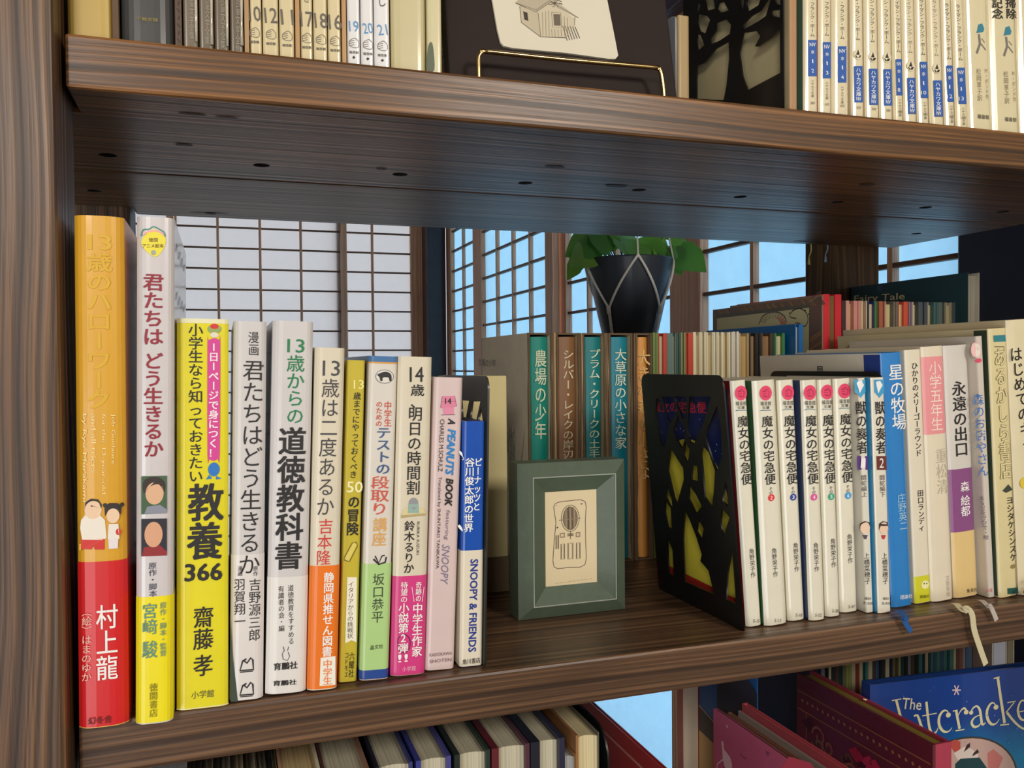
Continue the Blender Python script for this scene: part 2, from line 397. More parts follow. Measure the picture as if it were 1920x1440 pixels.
tag(bx('trim_2', LINTX, None, -1.35, 1.11, 4.72, 4.84, 2.27, 2.42, .004), kind='structure')
tag(bx('trim_3', DARKPOST, None, 1.10, 1.27, .91, 1.055, 0, 2.75, .004), kind='structure')
tag(bx('trim_4', DARKPOST, None, 1.085, 1.19, 4.66, 4.80, 0, 2.75, .004), kind='structure')
SHW = wood(2, (176, 128, 100), (230, 182, 148), .55, .8, 'shoji_wood')
SHH = wood(0, (70, 48, 36), (128, 92, 66), .55, .8, 'shoji_wood')
SHY = wood(1, (70, 48, 36), (128, 92, 66), .55, .8, 'shoji_wood')
PAPER_BACK = translucent('shoji_paper', (220, 218, 218))
PAPER_RIGHT = translucent('frosted_glass_sky_tint', (200, 231, 252), .05)  # blue light of the shaded sky put into the pane tint
def shoji(name, axis, plane, a0, a1, z0, z1, vb, rows, sw0, sw1, paper, zg=None, hw=.0045, vw=.0065):
    """sliding lattice screen; axis 0 runs along x, axis 1 along y"""
    e = empty_struct(name); d = 1 if axis == 0 else 1
    def B(nm, m, p0, p1, y0, y1, za, zb, bev=0):
        if axis == 0: return bx(nm, m, e, p0, p1, y0, y1, za, zb, bev)
        return bx(nm, m, e, y0, y1, p0, p1, za, zb, bev)
    hm = SHH if axis == 0 else SHY
    if sw0: B('stile', SHW, a0, a0+sw0, plane, plane+.03, z0, z1, .001)
    if sw1: B('stile', SHW, a1-sw1, a1, plane, plane+.03, z0, z1, .001)
    B('rail', hm, a0+sw0, a1-sw1, plane+.002, plane+.028, z1-.04, z1); B('rail', hm, a0+sw0, a1-sw1, plane+.002, plane+.028, z0, z0+.06)
    zb0 = zg or z0+.06
    if zg: B('rail', hm, a0+sw0, a1-sw1, plane+.002, plane+.028, zg-.03, zg)
    for v in vb: B('lattice_bar', SHW, v-vw, v+vw, plane+.008, plane+.024, zb0, z1-.04)
    for r in rows:
        if zb0+.02 < r < z1-.06: B('lattice_bar', hm, a0+sw0, a1-sw1, plane+.0085, plane+.0235, r-hw, r+hw)
    B('paper_sheet', paper, a0+sw0*.5, a1-sw1*.5, plane+.0245, plane+.0255, z0+.02, z1-.02)
    return e
rows_b = [EYE+.087+.1095*k for k in range(-11, 14)]
rows_r = [EYE+.080+.1092*k for k in range(-8, 13)]
rows_n = [EYE+.068+.1078*k for k in range(-8, 13)]
shoji('window_1', 0, 4.77, -1.30, -.234, .0, 2.27, [-.30-.21*k for k in (1, 2, 3)], rows_b, .04, .034, PAPER_BACK)
shoji('window_2', 0, 4.77, -.232, .656, .0, 2.27, [-.018, .196, .409], rows_b, .012, .036, PAPER_BACK)
shoji('window_3', 0, 4.80, .60, 1.09, .0, 2.27, [.803], [z+.004 for z in rows_b], .03, .07, PAPER_BACK)
shoji('window_4', 1, 1.19, 3.86, 4.66, .0, 2.27, [4.343, 4.107], rows_r, .02, .10, PAPER_RIGHT, .62)
shoji('window_5', 1, 1.15, 2.93, 3.98, .0, 2.27, [3.635, 3.413, 3.202], rows_r, .075, .13, PAPER_RIGHT, .62)
shoji('window_6', 1, 1.19, 1.99, 2.96, .0, 2.27, [2.72, 2.50, 2.28], rows_r, .08, .06, PAPER_RIGHT, .62)
shoji('window_7', 1, 1.15, 1.04, 2.06, .0, 2.27, [1.693, 1.48, 1.262], rows_n, .04, .155, PAPER_RIGHT, .62)
tag(bx('trim_5', wood(1, (60, 44, 34), (100, 76, 56), .5, .8), None, 1.11, 1.25, 1.055, 4.66, -.02, .004), kind='structure')

# ================================================================ the bookshelf
WX = wood(0, (52, 34, 20), (140, 96, 54), .36, wavy=.45)
WM = wood(0, (54, 37, 26), (124, 92, 66), .40, wavy=.4)  # dimmer light on middle and lower boards put into the grain colour
WZ = wood(2, (46, 31, 21), (118, 84, 52), .42, wavy=1.3)
shelf = thing('bookshelf', 'dark stained wooden bookshelf of thick planks and posts, books on every level', 'bookshelf', (0, 0, 0))
def plank(front, z0, z1, holes=(), m=WX):
    if front: q = [(XL, FY), (XR, FY), (XR, GY-.0008), (-.165, GY-.0008), (-.165, .531), (XL, .531)]
    else: q = [(-.165, GY+.0008), (XR, GY+.0008), (XR, BY), (-.0747, BY), (-.0747, .831), (-.165, .831)]
    cx, cy, cz = .3, (FY+GY)/2 if front else (GY+BY)/2, (z0+z1)/2; b = MB(); n = 6
    b.add([(x-cx, y-cy, z-cz) for z in (z0, z1) for x, y in q], [tuple(range(6))[::-1], tuple(range(6, 12))]+[(i, (i+1) % n, n+(i+1) % n, n+i) for i in range(n)])
    o = b.obj('shelf_plank', m, shelf, .0018, loc=(cx, cy, cz))
    if holes:
        c = MB()
        for hx, hy, r in holes:
            c.lathe([(0, z0-cz-.01), (r, z0-cz-.01), (r, z0-cz+.009), (0, z0-cz+.009)], None, 14, (hx-cx, hy-cy, 0))
        k = c.obj('cut', mat((14, 12, 12), .9)); k.location = (cx, cy, cz)
        md = o.modifiers.new('b', 'BOOLEAN'); md.object = k; md.operation = 'DIFFERENCE'; md.solver = 'EXACT'; md.material_mode = 'TRANSFER'
        dg = bpy.context.evaluated_depsgraph_get(); dg.update()
        me = bpy.data.meshes.new_from_object(o.evaluated_get(dg)); o.modifiers.clear(); o.data = me; bpy.data.objects.remove(k)
    return o
hf = [(p.x, p.y, .0058) for p in [onZ(q, ZUB) for q in [(202, 291), (490, 310), (750, 327), (985, 343), (1198, 356), (1388, 369), (1570, 379), (1735, 389), (1880, 397)]]]
hb = [(p.x, p.y, .0055) for p in [onZ(q, ZUB) for q in [(177, 358), (395, 400), (1718, 438)]]]
for z0, z1 in ((ZUB, ZU), (ZMB, ZM), (ZL-.028, ZL), (ZU+.327, ZU+.355)):
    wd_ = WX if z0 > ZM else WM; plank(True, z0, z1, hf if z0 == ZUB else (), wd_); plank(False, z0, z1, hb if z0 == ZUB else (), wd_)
def post(x0, x1, y0, y1):
    b = MB(); cx, cy = (x0+x1)/2, (y0+y1)/2; b.box(x0-cx, x1-cx, y0-cy, y1-cy, -1.0, 1.0)
    return b.obj('post', WZ, shelf, .003, loc=(cx, cy, 1.0))
post(-.165, -.0765, .470, .529); post(-.165, -.0767, .832, .886); post(.7125, .782, .869, .925); post(.7125, .782, .425, .485)
# knots and splits in the upper plank's underside
kf = Face(shelf, (0, 0, ZUB), (1, 0, 0), (0, 1, 0), (0, 0, -1))
for q, rx, ry in [((360, 213), 26, 3), ((425, 219), 22, 3), ((345, 271), 16, 4), ((1155, 348), 22, 5), ((1040, 312), 20, 4), ((715, 316), 10, 3), ((1625, 345), 16, 4), ((1520, 453), 40, 2), ((392, 399), 36, 2)]:
    kf.begin(); p = kf.px(q); s_ = kf.scale(q)
    kf.poly([(p[0]+rx*s_*math.cos(a), p[1]+ry*s_*2.2*math.sin(a)) for a in [i*math.pi/8 for i in range(16)]], (40, 29, 25), True); kf.end('wood_knot')

# ================================================================ front row, left half of the middle shelf
K = (38, 34, 34); WHT = (245, 243, 238)
b = Book('tall yellow and red book at the left post, tallest at the row\'s left end', (147, 1371), 240, (137, 405), depth=.19, spine=(222, 166, 44), right=(214, 138, 30), bulge=.004, n=4, t=.002, inset=.003, row='left')
b.band(1053, None, (214, 32, 36)); b.band(1364, None, (240, 190, 90), wrap=True)
YL = (222, 176, 34)
b.v('13|歳|の|ハ|ロ|ー|ワ|ー|ク', (187, 436), (185, 768), 46, YL, .03, 'embossed_title')
for i, t_ in enumerate(['by Ryu Murakami', 'and all triers', 'for the 13-year-old', 'Job Guidance']):
    b.l(t_, (158+i*18, 776), (158+i*18, 776+[165, 110, 150, 95][i]), 9, (250, 226, 150))
f = b.f; f.begin()
f.stroke([(150, 1020), (150, 1032)], 3, (236, 178, 50))
f.poly([(150, 990), (152, 975), (163, 962), (184, 962), (197, 975), (200, 1008), (194, 1012), (154, 1012)], (240, 232, 216))
f.disc((175, 956), 16, 17, (240, 205, 170)); f.poly([(159, 955), (160, 942), (170, 935), (184, 936), (191, 946), (190, 953), (175, 949)], (48, 38, 34))
f.poly([(152, 1010), (196, 1010), (196, 1030), (178, 1030), (175, 1022), (172, 1030), (152, 1029)], (212, 48, 40))
f.disc((212, 967), 12, 14, (242, 208, 176)); f.poly([(197, 968), (196, 950), (205, 943), (220, 943), (228, 950), (227, 966), (222, 955), (203, 956)], (48, 38, 34))
f.disc((197, 947), 4, 4, (48, 38, 34)); f.disc((229, 946), 4, 4, (48, 38, 34))
f.poly([(204, 982), (222, 982), (224, 1010), (202, 1010)], (240, 232, 222)); f.disc((222, 997), 5, 6, (210, 60, 50)); f.poly([(203, 1010), (222, 1010), (221, 1028), (204, 1029)], (236, 226, 226))
f.end('spine_illustration')
b.v('村上龍', (201, 1132), (201, 1275), 40, WHT, .012); b.v('（|絵|）|は|ま|の|ゆ|か', (163, 1138), (162, 1278), 19, (240, 190, 170))
b.l('幻冬舎', (165, 1352), (210, 1347), 14, (110, 20, 20), .02)

b = Book('tall white book with dark red title and yellow paper belt, roof tiles on its side', (254, 1364), 324, (256, 408), depth=.148, spine=(216, 210, 210), right=(214, 212, 216), bulge=.0035, n=5, coat=.6, rough=.25, row='left')
b.band(1119, 1358, (246, 230, 24))
f = b.f; f.begin(); f.poly(smooth_pts([(265, 452), (270, 466), (290, 482), (306, 468), (311, 448), (300, 436), (288, 430), (275, 438)], 3, True), (240, 226, 60)); f.stroke(smooth_pts([(264, 443), (268, 431), (279, 430), (288, 425), (299, 430), (308, 436), (310, 444)], 3), 2.2, (70, 140, 120))
f.stroke(smooth_pts([(268, 440), (280, 434), (296, 434), (307, 441)], 3), 3, (244, 170, 170)); f.disc((288, 474), 5, 5, (170, 170, 150)); f.end('series_emblem')
b.l('徳間', (279, 450), (296, 450), 8, (120, 90, 20), .02); b.l('アニメ絵本', (267, 461), (307, 461), 8, (120, 90, 20), .02)
b.v('君たちは', (288, 512), (287, 648), 38, (150, 26, 46), .02); b.v('どう生きるか', (287, 660), (288, 858), 36, (150, 26, 46), .02)
f = b.f; f.begin(); f.poly([(265, 893), (313, 892), (313, 962), (265, 964)], (66, 96, 62)); f.disc((290, 925), 17, 21, (226, 180, 142)); f.poly(smooth_pts([(270, 925), (268, 905), (280, 895), (298, 895), (310, 906), (308, 922), (298, 908), (282, 912)], 3, True), (52, 38, 34))
f.poly([(271, 963), (276, 950), (300, 946), (313, 955), (313, 962)], (140, 144, 158)); f.poly([(265, 973), (313, 972), (313, 1041), (265, 1043)], (38, 34, 46)); f.disc((288, 1002), 17, 24, (222, 166, 130)); f.poly([(266, 1043), (270, 1026), (300, 1022), (313, 1034), (313, 1041)], (150, 40, 44)); f.end('spine_illustration')
b.v('原作・脚本', (286, 1054), (287, 1119), 15, (60, 60, 80)); b.v('宮﨑', (281, 1130), (281, 1190), 28, (104, 150, 130), .015); b.v('駿', (281, 1200), (281, 1234), 28, (104, 150, 130), .015)
b.v('原作・脚本・監督', (306, 1128), (306, 1230), 12, (130, 160, 120), .01); b.v('徳間書店', (288, 1280), (288, 1344), 15, (150, 140, 20), .01)
# roof-tile drawing on its right cover
rf = Face(b.e, (b.W/2, 0, 0), (0, 1, 0), (0, 0, 1), (1, 0, 0)); rf.begin()
for i in range(8):
    z0 = .245-.026*i
    rf.stroke([(0, 0), (0, 0)], 1, (150, 154, 168)) if False else None
    pts = [(.012+.016*j, z0+(.006 if j % 2 else 0)) for j in range(8)]
    h = rf._h(); L = [(x, y+.0007) for x, y in pts]; R_ = [(x, y-.0007) for x, y in pts]; n_ = len(pts)
    rf.art.add([rf.pt(x, y, h) for x, y in L+R_], [(q, q+1, n_+q+1, n_+q) for q in range(n_-1)], mat((150, 154, 170), .5))
rf.end('roof_tile_drawing')

b = Book('bright yellow book with large 366 and a pink title strip', (331, 1337), 428, (331, 600), depth=.15, spine=(234, 222, 44), right=(226, 214, 50), bulge=.002, coat=.6, rough=.3, row='left')
b.band(None, 606, (236, 232, 190)); b.band(1326, None, (236, 232, 190))
b.v('小学生なら知っておきたい', (367, 606), (367, 905), 27, K, .012)
f = b.f; f.begin(); f.poly(smooth_pts([(389, 645), (391, 638), (402, 634), (411, 638), (413, 645), (412, 850), (408, 860), (400, 864), (393, 860), (389, 852)], 3, True), (216, 66, 150))
f.disc((402, 617), 13, 9, (150, 170, 90)); f.disc((402, 612), 8, 5, (214, 50, 44)); f.disc((402, 628), 8, 5, (230, 220, 200))
f.disc((401, 880), 11, 13, (40, 120, 200)); f.poly([(392, 890), (398, 897), (386, 899)], (40, 120, 200)); f.poly([(405, 892), (415, 897), (405, 899)], (40, 120, 200)); f.end('spine_illustration')
b.v('1日1ページで身につく！', (401, 642), (400, 858), 19, WHT, .02)
b.v('教養', (387, 905), (383, 1050), 64, K, .03); b.l('366', (346, 1074), (417, 1071), 33, K, .03); b.v('齋藤', (382, 1136), (381, 1218), 37, K, .012); b.v('孝', (381, 1226), (381, 1268), 36, K, .012)
b.l('小学館', (359, 1303), (401, 1299), 14, (90, 90, 60))

b = Book('white comic edition with black brush title, a dark green wedge at its foot', (431, 1319), 493, (438, 605), depth=.148, spine=(212, 208, 206), bulge=.003, n=5, t=.0015, row='left')
b.band(1046, None, (226, 220, 216))
b.v('漫画', (475, 621), (476, 667), 20, K); b.v('君たちはどう生きるか', (476, 674), (467, 1078), 40, K)
b.band(1040, None, (228, 222, 218), wrap=True)
f = b.f; f.begin(); f.poly([(431, 1150), (436, 1230), (446, 1315), (432, 1316)], (52, 66, 50)); f.end('green_wedge')
b.v('原作', (479, 1061), (479, 1080), 9, K); b.v('吉野源三郎', (478, 1084), (477, 1202), 22, K); b.v('漫画', (450, 1061), (450, 1080), 9, K); b.v('羽賀翔一', (449, 1084), (450, 1176), 21, K)
f.begin()
for yy in (1247, 1293): f.stroke([(462, yy-12), (455, yy-8), (450, yy+10), (475, yy+8), (474, yy-10), (470, yy-14), (463, yy-4), (456, yy-10)], 3.2, K); f.stroke([(450, yy+13), (474, yy+11)], 2, K)
f.end('publisher_mark')

b = Book('white book with green and heavy black title, belt half way down', (498, 1308), 574, (512, 605), depth=.148, spine=(212, 208, 206), bulge=.003, n=5, t=.0015, row='left')
GR = (30, 128, 76)
b.v('13|歳|か|ら|の', (555, 632), (553, 796), 33, GR, .006); b.v('道徳教科書', (549, 800), (540, 1068), 50, K, .03)
b.band(1082, None, (230, 226, 220))
b.v('道徳教育をすすめる', (545, 1096), (546, 1208), 11, K); b.v('有識者の会・編', (527, 1098), (528, 1184), 11, K); b.l('育鵬社', (513, 1250), (558, 1246), 14, K, .03); b.l('育鵬社', (512, 1281), (556, 1278), 10, K, .03)
f = b.f; f.begin(); f.stroke([(533, 1219), (529, 1226), (531, 1236), (539, 1238), (543, 1230), (540, 1222)], 1.5, (110, 106, 110)); f.stroke([(533, 1221), (531, 1212)], 1.5, (110, 106, 110)); f.stroke([(539, 1220), (541, 1212)], 1.5, (110, 106, 110)); f.end('publisher_mark')

b = Book('cream book with thin grey title and orange paper belt', (575, 1300), 632, (590, 655), depth=.13, spine=(224, 214, 190), bulge=.0025, n=5, t=.0015, row='left')
b.v('13|歳|は|二|度|あ|る|か', (622, 672), (609, 968), 33, (72, 70, 72)); b.v('吉本隆', (612, 972), (605, 1060), 27, (214, 60, 56))
b.band(1061, 1297, (240, 122, 26)); b.v('静岡県推せん図書', (617, 1072), (613, 1231), 19, WHT, .025)
f = b.f; f.begin(); f.poly([(601, 1233), (629, 1230), (629, 1284), (599, 1286)], (244, 240, 226)); f.end('white_label'); b.v('中学生', (614, 1236), (614, 1284), 17, (240, 140, 80), .015)

b = Book('slim olive yellow book with white numerals 13 and 50', (635, 1283), 669, (651, 678), depth=.13, spine=(200, 182, 54), right=(190, 172, 60), bulge=.0015, t=.0012, row='left')
b.l('13', (663, 721), (682, 721), 17, (244, 236, 150), .01); b.v('歳までにやっておくべき', (670, 735), (662, 897), 14, K, .01); b.l('50', (650, 913), (680, 913), 21, (244, 240, 180), .02); b.v('の冒険', (664, 928), (660, 1004), 22, K, .03)
f = b.f; f.begin(); f.poly([(663, 1016), (669, 1021), (654, 1052), (645, 1048)], (222, 204, 100)); f.stroke([(660, 1018), (668, 1016), (670, 1024), (655, 1053), (645, 1050), (646, 1044), (660, 1018)], 1.3, (110, 96, 40)); f.poly([(651, 1082), (669, 1082), (668, 1204), (659, 1200), (647, 1206)], (240, 236, 214)); f.end('spine_illustration')
b.v('イタリアからの挑戦状', (658, 1090), (656, 1197), 11, K); b.v('六耀社', (660, 1222), (658, 1270), 10, (70, 62, 20), .01); b.v('コドモエ', (650, 1222), (649, 1270), 8, (70, 62, 20))

b = Book('white and pale green book with a blue top and red foot', (675, 1281), 728, (693, 671), depth=.13, spine=(222, 216, 204), bulge=.002, t=.0014, row='left')
b.band(None, 678, (66, 116, 166)); b.band(678, 681, (226, 160, 70)); b.band(1057, 1258, (178, 214, 138)); b.band(1256, 1275, (40, 74, 150)); b.band(1274, None, (168, 40, 46))
f = b.f; f.begin(); f.disc((721, 706), 17, 13, (90, 90, 90), 0, 28); f.disc((721, 706), 16, 12, (226, 220, 208), 0, 28); f.poly(smooth_pts([(707, 703), (714, 699), (724, 697), (733, 702), (734, 714), (730, 714), (728, 708), (718, 708), (717, 714), (713, 714), (711, 707)], 3, True), (40, 40, 44)); f.end('publisher_mark')
b.v('中学生', (727, 752), (727, 800), 14, (210, 80, 64), .01); b.v('のための', (711, 752), (710, 800), 12, (210, 80, 64), .01); b.v('テストの', (719, 800), (718, 890), 27, (62, 90, 140), .02); b.v('段取り', (713, 892), (711, 966), 34, (212, 88, 70), .01); b.v('講座', (713, 970), (710, 1024), 26, (226, 170, 90), .012)
f.begin(); f.stroke([(700, 1048), (710, 1058), (722, 1054), (724, 1044)], 3, K); f.stroke([(703, 1042), (710, 1056), (716, 1042), (721, 1041)], 2.4, K); f.end('bird_mark')
b.v('坂口恭平', (710, 1074), (707, 1168), 22, (60, 70, 50)); b.l('晶文社', (694, 1214), (718, 1211), 8, K)

b = Book('cream book with handwritten 14 and a pink paper belt', (733, 1273), 797, (747, 672), depth=.13, spine=(222, 212, 188), bulge=.0025, n=5, t=.0015, row='left')
b.l('14', (768, 702), (794, 702), 28, K, .01); b.v('歳、', (783, 720), (782, 766), 25, K, .012); b.v('明日の時間割', (779, 762), (774, 928), 26, K, .012)
f = b.f; f.begin(); f.disc((775, 944), 9, 11, (150, 150, 156)); f.poly([(766, 945), (784, 945), (786, 962), (764, 962)], (150, 180, 168)); f.poly([(757, 953), (793, 953), (798, 962), (752, 966)], (224, 208, 158)); f.poly([(752, 966), (798, 962), (798, 966), (752, 971)], (184, 166, 116)); f.end('spine_illustration')
b.v('鈴木るりか', (768, 976), (766, 1075), 19, K, .015); b.l('RURIKA SUZUKI', (784, 978), (783, 1040), 5, K)
b.band(1080, None, (216, 62, 132)); b.v('奇跡の', (785, 1090), (784, 1128), 11, WHT, .015); b.v('中学生作家', (783, 1130), (781, 1231), 19, WHT, .02); b.v('待望の', (758, 1090), (757, 1130), 13, WHT, .015); b.v('小説第|2|弾|!!'.replace('小説第', '小|説|第'), (757, 1130), (755, 1243), 19, WHT, .02); b.l('小学館', (754, 1254), (779, 1252), 9, (246, 190, 214))
f.begin(); f.stroke(smooth_pts([(757, 1189), (768, 1198), (767, 1216), (757, 1224), (748, 1216), (746, 1198)], 3, True), 1.2, (60, 30, 50), True); f.stroke([(772, 1100), (776, 1128)], 1, WHT); f.stroke([(795, 1100), (791, 1128)], 1, WHT); f.end('belt_marks')

b = Book('pale pink book with a pink doghouse and English title reading downward', (798, 1262), 852, (815, 711), depth=.15, spine=(218, 196, 192), right=(210, 194, 190), bulge=.0022, t=.0014, row='left')
f = b.f; f.begin(); f.poly([(829, 743), (852, 742), (856, 762), (826, 765)], (222, 130, 160)); f.poly([(830, 764), (851, 763), (850, 777), (832, 778)], (226, 140, 168)); f.stroke([(827, 778), (853, 777)], 1, (90, 60, 70)); f.stroke([(828, 753), (854, 752)], .8, (180, 90, 120)); f.stroke([(829, 743), (826, 765)], .8, (120, 60, 80)); f.stroke([(852, 742), (856, 762)], .8, (120, 60, 80)); f.end('doghouse_drawing')
b.l('14', (834, 752), (846, 752), 11, K, .03)
b.l('A', (847, 786), (846, 797), 14, K, .04, shear=.2); b.l('PEANUTS', (847, 806), (842, 890), 15, (40, 130, 200), .05, shear=.2); b.l('BOOK', (843, 898), (840, 949), 14, K, .05, shear=.2); b.l('featuring', (839, 956), (836, 1012), 9, (120, 106, 124), shear=.25); b.l('SNOOPY', (836, 1022), (832, 1094), 14, (128, 118, 146), 0, shear=.25)
b.l('CHARLES M.SCHULZ', (829, 786), (825, 884), 8, K); b.l('Translated by SHUNTARO TANIKAWA', (824, 894), (819, 1066), 7, K)
b.l('KADOKAWA', (805, 1228), (847, 1224), 6, (120, 90, 96)); b.l('SHOTEN', (805, 1240), (846, 1236), 6, (120, 90, 96))

b = Book('small blue and cream pocket book, last before the left bookend', (856, 1255), 904, (862, 793), depth=.105, spine=(26, 82, 178), right=(20, 60, 140), bulge=.0015, coat=.6, rough=.3, row='left')
b.band(1032, None, (228, 218, 196))
b.v('ピーナッツと', (897, 858), (893, 958), 14, WHT, .025); b.v('谷川俊太郎の世界', (881, 858), (878, 998), 17, WHT, .025); b.l('SNOOPY & FRIENDS', (889, 1048), (885, 1222), 14, (34, 56, 140), .03); b.l('角川書店', (867, 1241), (900, 1237), 10, K, .01)
b.f.begin()
b.f.stroke(smooth_pts([(862, 846), (869, 860), (866, 862)], 3), [2, 5, 1, 1, 1, 1, 1], WHT); b.f.stroke(smooth_pts([(860, 985), (865, 992), (867, 996)], 3), [4, 5, 5, 4, 3, 2, 1], WHT); b.f.end('white_brush_marks')

# ================================================================ bookends
BLK = mat((14, 14, 17), .38, .1, var=.1, name='black_painted_steel'); GRYM = mat((58, 58, 54), .4, .1, var=.1, name='grey_painted_steel')
def bookend(label, near_bottom, far_bottom_y, top_px, Z, m, holes_px, tilt=0, side=1, depth=.118, H=None, name='metal_bookend', Y=None, after=None, dx=0):
    """steel plate standing square to the shelf's front; its near edge at the given picture point"""
    if Y is None: P = onZ(near_bottom, Z)
    else: P = Vector((Xat(near_bottom[0], Y, Z), Y, Z))
    P = P+Vector((dx, 0, 0)); T = onY(top_px, P.y)+Vector((dx, 0, 0)); H = H or (T.z-Z); tilt = math.atan2(T.x-P.x, T.z-Z) if tilt is None else tilt
    if after:
        xr, pt, ph = PREV[after]; tilt = pt; P.x = xr+.0012; PREV[after] = (xr+.0022, pt, max(H, ph))
    e = thing(name, label, 'bookend', (P.x, P.y, Z+.0006), (0, tilt, 0)); F = Face(e, (0, 0, 0), (0, 1, 0), (0, 0, 1), (-1, 0, 0))
    hs = [[F.px(q) for q in h] for h in holes_px]
    me = plate_mesh(rounded(0, depth, 0, H, .008), hs, .0012); me.transform(Matrix(((0, 0, 1, 0), (1, 0, 0, 0), (0, 1, 0, 0), (0, 0, 0, 1))))
    me.materials.clear(); me.materials.append(m); o = bpy.data.objects.new('upright_plate', me); COL.objects.link(o); o.parent = e
    ft = bx('foot', m, e, 0 if side < 0 else -.0, .002, .002, depth-.002, -.0005, -.00035); ft.rotation_euler = (0, -tilt, 0)
    return e, F
def cv(pts, ox, oy, k): return [(ox+x/k, oy+y/k) for x, y in pts]
H6 = [[(90, 160), (110, 165), (160, 300), (150, 330), (135, 420), (112, 400), (85, 240)], [(120, 150), (175, 150), (200, 230), (165, 290), (150, 270)], [(185, 150), (245, 150), (250, 262), (228, 268), (195, 180)],
      [(265, 150), (380, 150), (340, 290), (290, 400), (268, 390), (252, 330)], [(205, 250), (243, 330), (240, 378), (225, 425), (175, 340)], [(410, 200), (430, 300), (438, 470), (410, 545), (385, 480), (345, 360)],
      [(242, 388), (265, 430), (262, 470), (252, 502), (235, 460)], [(165, 420), (200, 480), (232, 530), (235, 590), (200, 715), (186, 690), (150, 540)], [(280, 510), (305, 520), (312, 600), (275, 590)],
      [(340, 400), (365, 440), (400, 545), (395, 640), (385, 735), (345, 680), (335, 540), (325, 450)], [(262, 615), (300, 670), (330, 730), (300, 770), (262, 690)], [(145, 620), (170, 690), (176, 745), (160, 720), (140, 680)],
      [(136, 700), (165, 740), (172, 850), (150, 840), (135, 760)], [(240, 750), (265, 800), (300, 890), (330, 985), (322, 1020), (365, 1070), (395, 1195), (240, 1130), (230, 900)], [(306, 822), (320, 812), (340, 850), (330, 905), (305, 865)],
      [(435, 740), (478, 790), (445, 890), (430, 830)], [(455, 590), (468, 640), (470, 735), (440, 700)], [(490, 950), (512, 1245), (460, 1225), (465, 1090)], [(145, 890), (175, 960), (183, 1100), (155, 1085)]]
bookend('black steel bookend cut in branching bare-tree shapes, before the yellow moon book', (1400, 1184), 0, (1361, 703), ZM, BLK, [cv(h, 1200, 690, 2.82) for h in H6], tilt=None, depth=.119, dx=-.0022)
H7 = [[(237, 255), (292, 258), (268, 385), (245, 380)], [(312, 262), (368, 262), (340, 395), (300, 370)], [(372, 300), (385, 395), (350, 395)], [(240, 480), (290, 470), (300, 640), (240, 700)], [(320, 470), (380, 440), (385, 760), (330, 700)]]
bookend('dark grey bookend at the right end of the left row, behind the blue pocket book', (907, 1251), 0, (921, 707), ZM, GRYM, [cv(h, 800, 680, 3.6) for h in H7], tilt=None, side=-1, depth=.118, after='left')

# ================================================================ front row, right half of the middle shelf
PINKD = (232, 70, 110)
WB = (226, 216, 194)
def kiki(label, x0b, yb, x1b, x0t, yt, x1t, left, vol, volc, code, ti_y=(778, 908)):
    x0t_ = x0b+((x0t-x0b)+(x1t-x1b))/2; b = Book(label, (x0b, yb), x1b, (x0t_, yt), depth=.13, spine=(232, 227, 206), left=left, bulge=.003, n=4, coat=.8, rough=.3, group='cream series paperbacks', t=.0008, row='right')
    xt = (x0t*.46+x1t*.54); xb = (x0b*.45+x1b*.55); f = b.f
    def at(y): t = (y-yt)/(yb-yt); return (xt+(xb-xt)*t, y)
    f.begin(); c = at(yt+21); f.disc(c, 11.5, 14, PINKD)
    f.stroke([(c[0]-6, c[1]-2), (c[0]+1, c[1]-7), (c[0]+6, c[1]-2), (c[0]+5, c[1]+7), (c[0]-4, c[1]+7)], 1.3, (150, 30, 60))
    for q in (-2, 2, 6): f.stroke([(c[0]-6, c[1]+q-1), (c[0]+1, c[1]+q-1)], 1, (150, 30, 60))
    f.stroke([(c[0]-10, yt+53.5), (c[0]+10, yt+53)], 1, (60, 120, 150)); f.end('series_emblem')
    b.l('福音館', (c[0]-10, yt+40.5), (c[0]+10, yt+40), 8, K); b.l('文庫', (c[0]-7, yt+48.5), (c[0]+7, yt+48), 6, K)
    b.v('魔女の宅急便', at(yt+63), at(yt+193), 20, K, .012)
    if vol:
        b.v('その', at(yt+197), at(yt+211), 7, K); f.begin(); f.disc(at(yt+217), 6, 6.5, volc); f.end('volume_dot'); q = at(yt+217); b.l(vol, (q[0]-2, q[1]), (q[0]+2, q[1]), 7, WHT, .02)
    b.v('角野栄子作', at(yb-150), at(yb-95), 9, (60, 58, 60)); q = at(yb-14); b.l(code, (q[0]-6, q[1]), (q[0]+6, q[1]), 6, (110, 106, 96))
    return b
k1 = kiki('cream paperback without a volume dot, first beside the black tree bookend', 1402.5, 1178, 1431, 1370, 716, 1403, (122, 30, 34), None, None, 'S-5')
kiki('cream paperback with red volume dot 2', 1433.5, 1177, 1479, 1410, 716, 1455, (30, 78, 44), '2', (226, 60, 60), 'S-13')
kiki('cream paperback with dark blue volume dot 3', 1481, 1167, 1512, 1457, 715, 1493, (200, 190, 150), '3', (50, 70, 160), 'S-18')
kiki('cream paperback with pink volume dot, fourth of the series', 1515.5, 1167, 1550, 1501, 715, 1532, (34, 52, 90), '4', (226, 90, 160), 'S-32')
kiki('cream paperback with green volume dot, fifth of the series', 1552, 1159, 1578, 1534, 714, 1564, (200, 190, 150), '5', (60, 170, 130), 'S-38')
kiki('cream paperback with light blue volume dot, sixth of the series', 1579.5, 1151, 1611, 1567, 712, 1596, (206, 196, 170), '6', (70, 160, 220), 'S-47')
